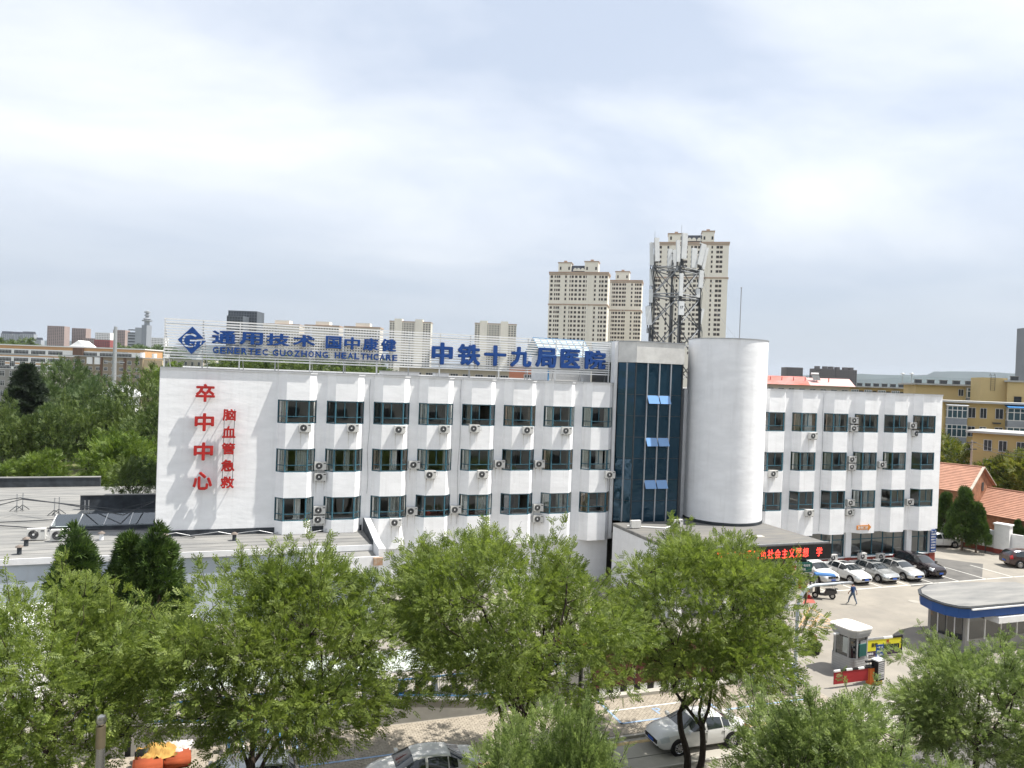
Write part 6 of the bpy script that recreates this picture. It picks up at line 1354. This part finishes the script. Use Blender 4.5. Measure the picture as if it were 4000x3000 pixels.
for k, x in enumerate((-8.9, -6.4, .2, 1.4, 3.0, 7.6, 8.5, 9.4, 10.3)):
    scooter('%s electric scooter from the left under the shed roof' % ['first','second','third','fourth','fifth','sixth','seventh','eighth','last'][k], (x, -19.4+.1*(k % 3), .012), R(100+7*(k % 4)), [SCD, BIK, mat('scooter_red', (.25, .03, .03), .4), BIKW][k % 4], False, 'scooters under the shed')
# people
SKIN = mat('skin', (0.42, 0.25, 0.17), .6); HAIR = mat('dark_hair', (0.012, 0.010, 0.010), .6)
def person(label, loc, rz, top, bottom, shoe, stride=.28, arms=(.25, -.25), hat=None, seed=1):
    o = thing('person', label, 'person', loc, rz); o.rotation_euler = (0, 0, rz)   # faces +X
    V = []; E_ = []; Rr = []
    def add(p, r, par=None): V.append(Vector(p)); Rr.append(r); i = len(V)-1; (E_.append((par, i)) if par is not None else None); return i
    pel = add((0, 0, .92), .15); wa_ = add((.01, 0, 1.08), .135, pel); ch = add((.02, 0, 1.30), .155, wa_); nk = add((.03, 0, 1.45), .065, ch); hd1 = add((.05, 0, 1.53), .078, nk); hd2 = add((.06, 0, 1.61), .092, hd1); add((.05, 0, 1.68), .075, hd2)
    for s, sg in ((1, 1), (-1, -1)):
        hip = add((0, s*.09, .86), .095, pel); st = stride*sg; kn = add((st*.55+.05, s*.10, .50), .065, hip); an = add((st, s*.10, .10+(0.04 if sg < 0 else 0)), .042, kn); add((st+.15, s*.11, .045), .040, an)
        sh = add((.01, s*.17, 1.38), .068, ch); el = add((.0+arms[0 if s > 0 else 1]*.3-.04, s*.21, 1.12), .046, sh); wr = add((arms[0 if s > 0 else 1], s*.22, .90), .030, el); pa_ = add((arms[0 if s > 0 else 1]+.02, s*.22, .83), .036, wr)
        for f_, (dx, dy, l) in enumerate(((.035, -.006*s, .070), (.015, 0, .082), (-.005, 0, .078), (-.024, 0, .062), (.05, -.012*s, .03))):
            k1 = add((arms[0 if s > 0 else 1]+.02+dx, s*.22+dy, .83-l*.55), .0095, pa_); add((arms[0 if s > 0 else 1]+.03+dx, s*.22+dy-.015*s, .83-l), .008, k1)
    me = bpy.data.meshes.new('person_skeleton'); me.from_pydata(V, E_, []); tmp = bpy.data.objects.new('tmp', me); COL.objects.link(tmp)
    sk = tmp.modifiers.new('skin', 'SKIN'); sk.use_smooth_shade = True; ss = tmp.modifiers.new('sub', 'SUBSURF'); ss.levels = 1; ss.render_levels = 1
    for i, r_ in enumerate(Rr): me.skin_vertices[0].data[i].radius = (r_, r_*(.72 if i in (1, 2) else 1)) if i in (0, 1, 2) else (r_, r_)
    me.skin_vertices[0].data[0].use_root = True
    dg = bpy.context.evaluated_depsgraph_get(); dg.update(); bm_ = bpy.data.meshes.new_from_object(tmp.evaluated_get(dg)); bpy.data.objects.remove(tmp)
    bm_.materials.clear()
    for m_ in (SKIN, top, bottom, shoe, HAIR): bm_.materials.append(m_)
    for p in bm_.polygons:
        c = p.center; arm = abs(c.y) > .185 and c.z < 1.34
        if c.z < .085: mi_ = 3
        elif c.z < .96 and not (abs(c.y) > .17 and c.z > .70): mi_ = 2
        elif arm: mi_ = 1 if c.z > 1.10 else 0
        elif c.z > 1.42: mi_ = 4 if (c.z > 1.645 or (c.x < .035 and c.z > 1.53)) else 0
        else: mi_ = 1
        p.material_index = mi_; p.use_smooth = True
    link('body', bm_, o)
    h_ = MB(); h_.lathe([(.0, 1.735), (.055, 1.725), (.095, 1.68), (.100, 1.63), (.092, 1.60)][::-1], 14, (.035, 0, 0)); h_.build('hair' if not hat else 'cap', hat or HAIR, o, smooth=True)
    for s in (-1, 1): MB().lathe([(0, -.008), (.009, 0), (0, .008)], 6, (.142, s*.032, 1.625)).build('eye', HAIR, o); MB().obox((.04, s*.098, 1.60), (.03, .016, .05)).build('ear', SKIN, o)
    MB().prismx([(-.012, 1.575), (.012, 1.575), (0, 1.615)], .145, .168).build('nose', SKIN, o); MB().obox((.143, 0, 1.545), (.008, .045, .01)).build('mouth', mat('lips', (.30, .10, .08), .6), o)
    return o
q = G(3330, 2362); person('person in blue shirt and jeans walking across the yard', (q.x, q.y, .012), R(100), mat('blue_shirt', (.03, .07, .18), .8), mat('blue_jeans', (.10, .14, .20), .8), mat('pale_shoe', (.4, .4, .4), .7), .30, (.22, -.2))
q = G(3145, 2366); person('person in tan top and camouflage trousers walking by the lamp post', (q.x, q.y, .012), R(20), mat('tan_top', (.38, .30, .20), .8), mat('camouflage', (.16, .13, .06), .8, .4, 9, col2=(.05, .06, .03)), BLK, .26, (.2, -.2), hat=mat('tan_cap', (.3, .24, .15), .8))
q = F(408, 2862, -19.9); person('person in a purple patterned jacket behind the railings', (q.x, -19.9, .012), R(-30), mat('purple_top', (.13, .03, .07), .8, .3, 12), mat('dark_trousers', (.04, .03, .05), .8), BLK, .15, (.12, -.1))

# entrance bits: green notice, ramp rail, cone, hydrant
q = G(3130, 2290); gb = thing('parking_notice', 'green notice board reading 自行车 电动车 停放处 beside the ramp', 'sign', (q.x, q.y, 0), R(-8)); MB().box(-.9, .9, -.03, .03, 1.2, 2.0).build('board', mat('board_green', (.015, .10, .085), .6), gb); link('lettering', fit_text('自行车、电动车', 1.5, .22, .01, WHITEP, .01), gb, (0, -.037, 1.75)); link('lettering', fit_text('停放处', .7, .22, .01, WHITEP, .01), gb, (0, -.037, 1.42))
for x in (-.8, .8): MB().cyl((x, 0.05, 0), (x, .05, 1.3), .03, n=6).build('post', GALV, gb)
ra_, rb_ = G(3082, 2265), G(3150, 2306); rm_ = (ra_+rb_)/2; rp_ = thing('ramp_handrail', 'dark steel handrail of the entrance ramp', 'handrail', (rm_.x, rm_.y, 0), math.atan2((rb_-ra_).y, (rb_-ra_).x)+math.pi/2); MB().box(-.1, .1, -2.4, 2.0, 0, .45).build('ramp_wall', CONCW, rp_)
for y in (-2.2, -1.2, -.2, .8, 1.8): MB().cyl((0, y, .4), (0, y, 1.3), .025, n=6).build('post', DARKSTEEL, rp_)
MB().tube([(0, -2.4, 1.1), (0, -2.2, 1.3), (0, 2, 1.3)], .03, 6).build('rail', DARKSTEEL, rp_)
q = G(3158, 2336); cn = thing('traffic_cone', 'red traffic cone with white band on the red mat', 'cone', (q.x, q.y, .016)); MB().lathe([(0, 0), (.2, 0), (.2, .03), (.16, .04), (.03, .7), (0, .7)], 14).build('cone', mat('cone_red', (.55, .03, .03), .5), cn); MB().lathe([(.118, .28), (.122, .28), (.08, .46), (.076, .46)], 14).build('band', WHITEP, cn)
q = G(3124, 2300); hy = thing('fire_hydrant', 'small red and yellow hydrant by the ramp', 'hydrant', (q.x, q.y, .01)); MB().lathe([(0, 0), (.16, 0), (.12, .1), (.12, .55), (.16, .58), (.1, .72), (0, .76)], 12).build('barrel', RED, hy); MB().cyl((-.22, 0, .45), (.22, 0, .45), .06, n=8).build('outlet', mat('hydrant_yellow', (.6, .4, .03), .6), hy)
# street lamp with bent arm
lp = thing('street_lamp', 'grey street lamp with a long bent arm over the yard', 'lamp', (27.75, -23.5, .1)); arc = [(0, 0, 0), (0, 0, 4.6)] + [(1.15-1.15*math.cos(a), 0, 4.6+1.25*math.sin(a)) for a in np.linspace(.15, math.pi/2, 8)] + [(3.0, 0, 5.86)]
MB().tube(arc, [.11, .09]+[.085]*8+[.06], 10).build('pole', mat('lamp_grey', (.46, .50, .54), .45, .08, 2), lp, smooth=True); MB().obox((3.2, 0, 5.85), (.75, .22, .10)).build('lamp_head', GALV, lp); MB().box(-.2, .2, -.2, .2, 0, .05).build('base_plate', GALV, lp)
# polished post with a ball at bottom left
tz = F(395, 2812, -33.0); st_ = thing('ball_topped_post', 'polished steel post with a ball on top at bottom left', 'post', (tz.x, -33.0, 0)); CHR = gloss('polished_steel', (.45, .44, .42), .12, .9, 0)
MB().cyl((0, 0, 0), (0, 0, tz.z-.75), .12, n=16).build('shaft', CHR, st_, smooth=True); MB().cyl((0, 0, tz.z-.75), (0, 0, tz.z-.16), .125, n=16).build('collar', mat('bronze', (.30, .25, .17), .3, .1, 3, metal=.7), st_, smooth=True); MB().lathe([(.05, -.16), (.11, -.11), (.15, 0), (.11, .11), (.0, .15)], 16, (0, 0, tz.z)).build('ball', CHR, st_, smooth=True)
# guard booth
BOO = mat('booth_grey', (.36, .36, .355), .5, .06, 1.5); bo = thing('guard_booth', 'grey guard booth with rounded pale roof at the yard gate', 'booth', (33.72, -21.15, 0), R(8))
def rr(w, d, r, n=5): 
    return [(sx*(w/2-r)+r*math.cos(a), sy*(d/2-r)+r*math.sin(a)) for sx, sy, a0 in ((1, -1, -math.pi/2), (1, 1, 0), (-1, 1, math.pi/2), (-1, -1, math.pi)) for a in np.linspace(a0, a0+math.pi/2, n)]
MB().prism(rr(1.5, 1.6, .3), 0, 1.0).build('base', BOO, bo)
for k in range(6): MB().prism(rr(1.515, 1.615, .3), .12+k*.14, .15+k*.14).build('base_slat', GALV, bo)
MB().prism(rr(1.4, 1.5, .28), 1.0, 2.2).build('glazing', CGLASS, bo)
for x, y in ((-.72, -.45), (.72, -.45), (-.72, .45), (.72, .45), (-.42, -.77), (.42, -.77), (-.42, .77), (.42, .77)): MB().box(x-.04, x+.04, y-.04, y+.04, .99, 2.21).build('window_post', BOO, bo)
MB().box(-.15, .42, -.79, -.762, .3, 2.0).build('door', BOO, bo); MB().box(-.735, -.71, -.42, .42, 1.2, 2.1).build('window_glass', PANE, bo); MB().box(-.722, -.700, -.40, -.05, 1.2, 2.1).build('paper', WHITEP, bo)
for k, (w, d, z0, z1) in enumerate(((1.6, 1.7, 2.2, 2.34), (1.68, 1.78, 2.345, 2.46), (1.74, 1.84, 2.465, 2.6))): MB().prism(rr(w, d, .36), z0, z1).build('cornice', BOO, bo)
MB().prism(rr(1.78, 1.88, .38), 2.605, 2.68).build('roof', mat('booth_roof', (.68, .66, .61), .6, .06, 2), bo); MB().box(-.3, .3, -.85, -.765, 1.1, 1.8).build('notice_panel', mat('board_green', (.015, .10, .085)), bo)
MB().obox((-1.0, .2, 2.2), (.4, .12, .1)).build('camera', WHITEP, bo)
# barriers, pillar, signs
br = thing('red_barrier', 'red advertising barrier arm beside the orange motor box', 'barrier', (33.3, -23.1, 0)); MB().box(-.15, .2, -.15, .15, 0, .95).build('motor_box', mat('orange_box', (.62, .16, .03), .5), br); MB().box(-.18, .23, -.18, .18, .953, 1.02).build('box_lid', BLK, br); MB().box(-2.6, -.2, -.06, -.02, .25, .92).build('advert_panel', mat('advert_red', (.30, .02, .025), .6), br)
for k in range(6): MB().box(-2.6+k*.42, -2.18+k*.42, -.08, .0, .93, 1.03).build('arm_section', BLK if k % 2 else WHITEP, br)
MB().obox((-.1, 0, 1.28), (.5, .12, .09)).build('plate_camera', BLK, br); MB().cyl((-.1, 0, 1.0), (-.1, 0, 1.26), .02, n=6).build('camera_stem', BLK, br)
lpil = thing('led_pillar', 'black framed display pillar with rows of small characters at the gate', 'display', (33.75, -23.2, 0), R(10)); MB().box(-.3, .3, -.2, .2, .25, 1.35).build('casing', BLK, lpil); MB().box(-.25, .25, -.208, -.203, .35, 1.28).build('screen', mat('grey_screen', (.42, .42, .43), .5), lpil); MB().box(-.32, .32, -.22, .22, 1.353, 1.42).build('cap', WHITEP, lpil); MB().box(-.2, .2, -.15, .15, 0, .248).build('foot', mat('foot_yellow', (.6, .42, .04), .6), lpil)
tb_ = MB()
for r_ in range(8):
    for c_ in range(6):
        if r_ != 2: tb_.box(-.22+c_*.075, -.17+c_*.075, -.212, -.2085, .42+r_*.105, .48+r_*.105)
tb_.build('display_rows', DARKSTEEL, lpil)
b2 = thing('yellow_barrier', 'yellow advertising barrier arm behind the guard booth', 'barrier', (36.0, -20.0, 0)); YLW = mat('advert_yellow', (.66, .60, .03), .6)
MB().box(0, 2.85, -.04, 0, .45, 1.14).build('advert_panel', YLW, b2); MB().box(0, 2.85, -.045, .005, .14, .446).build('advert_strip', mat('advert_purple', (.05, .03, .06), .6), b2); MB().box(1.05, 2.7, -.05, -.041, .46, .78).build('advert_photo', BLK, b2)
for k in range(4): MB().box(k*.715, k*.715+.715, -.06, .02, 1.145, 1.26).build('arm_section', GALV if k < 2 else (WHITEP if k == 2 else BLK), b2)
MB().box(2.85, 2.95, -.06, .02, .14, 1.26).build('end_bar', BLK, b2); MB().box(-.35, -.03, -.18, .18, 0, 1.1).build('motor_box', GALV, b2)
link('lettering', fit_text('装饰', .5, .26, .01, BLK, .02), b2, (.72, -.047, .82)); link('lettering', fit_text('送', .26, .26, .01, RED, .03), b2, (1.75, -.047, .96)); link('lettering', fit_text('8888', .55, .14, .01, WHITEP, .01), b2, (.35, -.052, .29))
sg = thing('blue_notice_pole', 'two small blue notices on a grey pole in front of yellow barrier', 'sign', (34.1, -22.9, 0)); MB().cyl((0, 0, 0), (0, 0, 2.1), .03, n=8).build('pole', GALV, sg); MB().box(-.28, .28, -.05, -.031, 1.36, 2.1).build('plate', BLUE, sg); MB().box(-.38, .38, -.05, -.031, .93, 1.32).build('plate', BLUE, sg)
for k, tx in enumerate(('一停一杆', '请勿跟车', '减速慢行')): link('lettering', fit_text(tx, .42, .13, .006, WHITEP, .01), sg, (0, -.054, 1.95-.22*k))
for k, tx in enumerate(('非机动车', '请走人行通道')): link('lettering', fit_text(tx, .56, .11, .006, WHITEP, .01), sg, (0, -.054, 1.2-.16*k))
# potted plant
q = G(3181, 2553); pt = thing('potted_cactus', 'big black planter with a reddish columnar plant in the yard', 'plant', (q.x, q.y, .01)); MB().lathe([(0, 0), (.30, 0), (.42, .55), (.46, .56), (.46, .62), (.38, .62), (.36, .5), (0, .5)], 20).build('planter', BLK, pt, smooth=True); MB().lathe([(0, .5), (.13, .52), (.16, .8), (.13, 1.1), (0, 1.22)], 10).build('stem', mat('plant_red', (.11, .035, .03), .8), pt); link('foliage', tuft(120, .2, LFS, 9, (.12, .2)), pt, (0, 0, .5), scale=(1.6, 1.6, .6))
# blue roofed kiosk
kk_ = thing('gate_kiosk', 'flat kiosk with rounded grey roof and blue fascia at right', 'kiosk', (42.6, -21.4, 0)); 
pl_ = [(-.33, .27), (.3, .0), (9.5, -.1), (9.5, 3.9), (5.7, 4.6), (3.3, 4.9), (1.9, 4.6), (.55, 3.95), (-.3, 3.1), (-.7, 1.9), (-.72, .95)]
MB().prism(pl_, 2.45, 3.05).build('fascia', mat('fascia_blue', (.018, .075, .26), .5, .08, 1), kk_); MB().prism([(x*1.0+(-.08 if x < 3 else .05), y+(-.08 if y < 1 else .08)) for x, y in pl_], 3.053, 3.14).build('roof_edge', DARKSTEEL, kk_); MB().prism([(x*.985+.05, y*.97+.05) for x, y in pl_], 3.143, 3.19).build('roof', BITUMEN, kk_)
MB().box(.3, 9.6, -.20, -.105, 3.0, 3.08).build('trim', WHITEP, kk_); MB().box(1.0, 8.5, .8, 3.6, 0, 2.448).build('wall', CONCW, kk_)
for k in range(5): x = 1.2+k*1.45; MB().box(x, x+1.3, .74, .795, .8, 2.3).build('window_glass', CGLASS, kk_); MB().box(x-.08, x, .72, .798, .7, 2.4).build('window_post', WHITEP, kk_)
for k in range(2): y = 1.0+k*1.25; MB().box(.94, .995, y, y+1.1, .6, 2.3).build('side_glass', CGLASS, kk_); MB().box(.92, .998, y+.5, y+.58, .6, 2.3).build('side_mullion', WHITEP, kk_)
MB().box(2.6, 9.0, -.2, .75, 2.0, 2.4).build('awning', WHITEP, kk_)
# discarded sofa with covers
sf = thing('orange_sofa', 'discarded orange sofa bed in two blocks on the pavement', 'sofa', (-3.55, -22.7, .125), R(6)); SFO = mat('orange_fabric', (.30, .065, .025), .9, .1, 3)
def soft(x0, x1, y0, y1, z0, z1, r=.07):
    b = bmesh.new(); bmesh.ops.create_cube(b, size=1); 
    for v in b.verts: v.co = Vector(((x0+x1)/2+v.co.x*(x1-x0), (y0+y1)/2+v.co.y*(y1-y0), (z0+z1)/2+v.co.z*(z1-z0)))
    bmesh.ops.bevel(b, geom=list(b.edges), offset=r, segments=3, affect='EDGES'); me = bpy.data.meshes.new('soft'); b.to_mesh(me); b.free(); me.polygons.foreach_set('use_smooth', [True]*len(me.polygons)); return me
for nm, a in (('seat_block', (-.55, .55, -.75, .25, 0, .5)), ('seat_block', (.58, 1.6, -.35, .55, 0, .42)), ('backrest', (-.5, .3, .28, .5, 0, .7))): me = soft(*a); me.materials.append(SFO if nm == 'seat_block' else BLK); link(nm, me, sf)
def cloth(name, label, loc, r, h, m_, seed):
    rg = np.random.default_rng(seed); V = []; Q = []; n = 22; ph = rg.uniform(0, 6, 6)
    for i in range(n):
        for j in range(n):
            x, y = (i/(n-1)*2-1), (j/(n-1)*2-1); rr_ = math.hypot(x, y); z = h*max(0, 1-rr_**1.6)+.09*math.sin(7*x+ph[0]+5*y*y)+.07*math.sin(11*y+ph[1]-6*x*y)+.05*math.sin(19*x+13*y+ph[2]); V.append((x*r*(1+.15*math.sin(3*y+ph[3])), y*r*.7*(1+.15*math.sin(4*x+ph[4])), max(.0, z)))
    Q = [(i*n+j, (i+1)*n+j, (i+1)*n+j+1, i*n+j+1) for i in range(n-1) for j in range(n-1)]
    o = link(name, fastmesh(name, V, Q, m_, True), None, loc); return tag(o, label, 'cloth')
cloth('yellow_cover', 'crumpled yellow cloth heaped on the orange sofa', (-3.25, -22.3, .56), .75, .38, mat('yellow_cloth', (.42, .25, .07), .85, .15, 4), 1); cloth('white_sheet', 'crumpled white sheet behind the orange sofa', (-2.75, -21.9, .45), .8, .3, mat('white_cloth', (.5, .485, .47), .85), 2)
# banner screen behind the sign pole etc.: yard lamp by the wall
q = G(3848, 2158); yl_ = thing('yard_lamp', 'small dark lamp post beside the conifers by the yard wall', 'lamp', (q.x, q.y, 0)); MB().cyl((0, 0, 0), (0, 0, 2.2), .05, n=8).build('post', DARKSTEEL, yl_); MB().obox((0, 0, 2.25), (.5, .3, .08)).build('lamp_head', DARKSTEEL, yl_)

# ================================================================== air
hzm = bpy.data.materials.new('haze_air'); hzm.use_nodes = True; t_ = hzm.node_tree; t_.nodes.clear(); ho = t_.nodes.new('ShaderNodeOutputMaterial'); pv_ = t_.nodes.new('ShaderNodeVolumePrincipled')
pv_.inputs['Color'].default_value = (0.82, 0.90, 1.0, 1); pv_.inputs['Density'].default_value = 0.00005; pv_.inputs['Anisotropy'].default_value = 0.2
t_.links.new(pv_.outputs[0], ho.inputs['Volume'])
hb = MB().box(-9100, 9100, -3100, 9100, -12, 330).build('haze', hzm); tag(hb, kind='stuff')
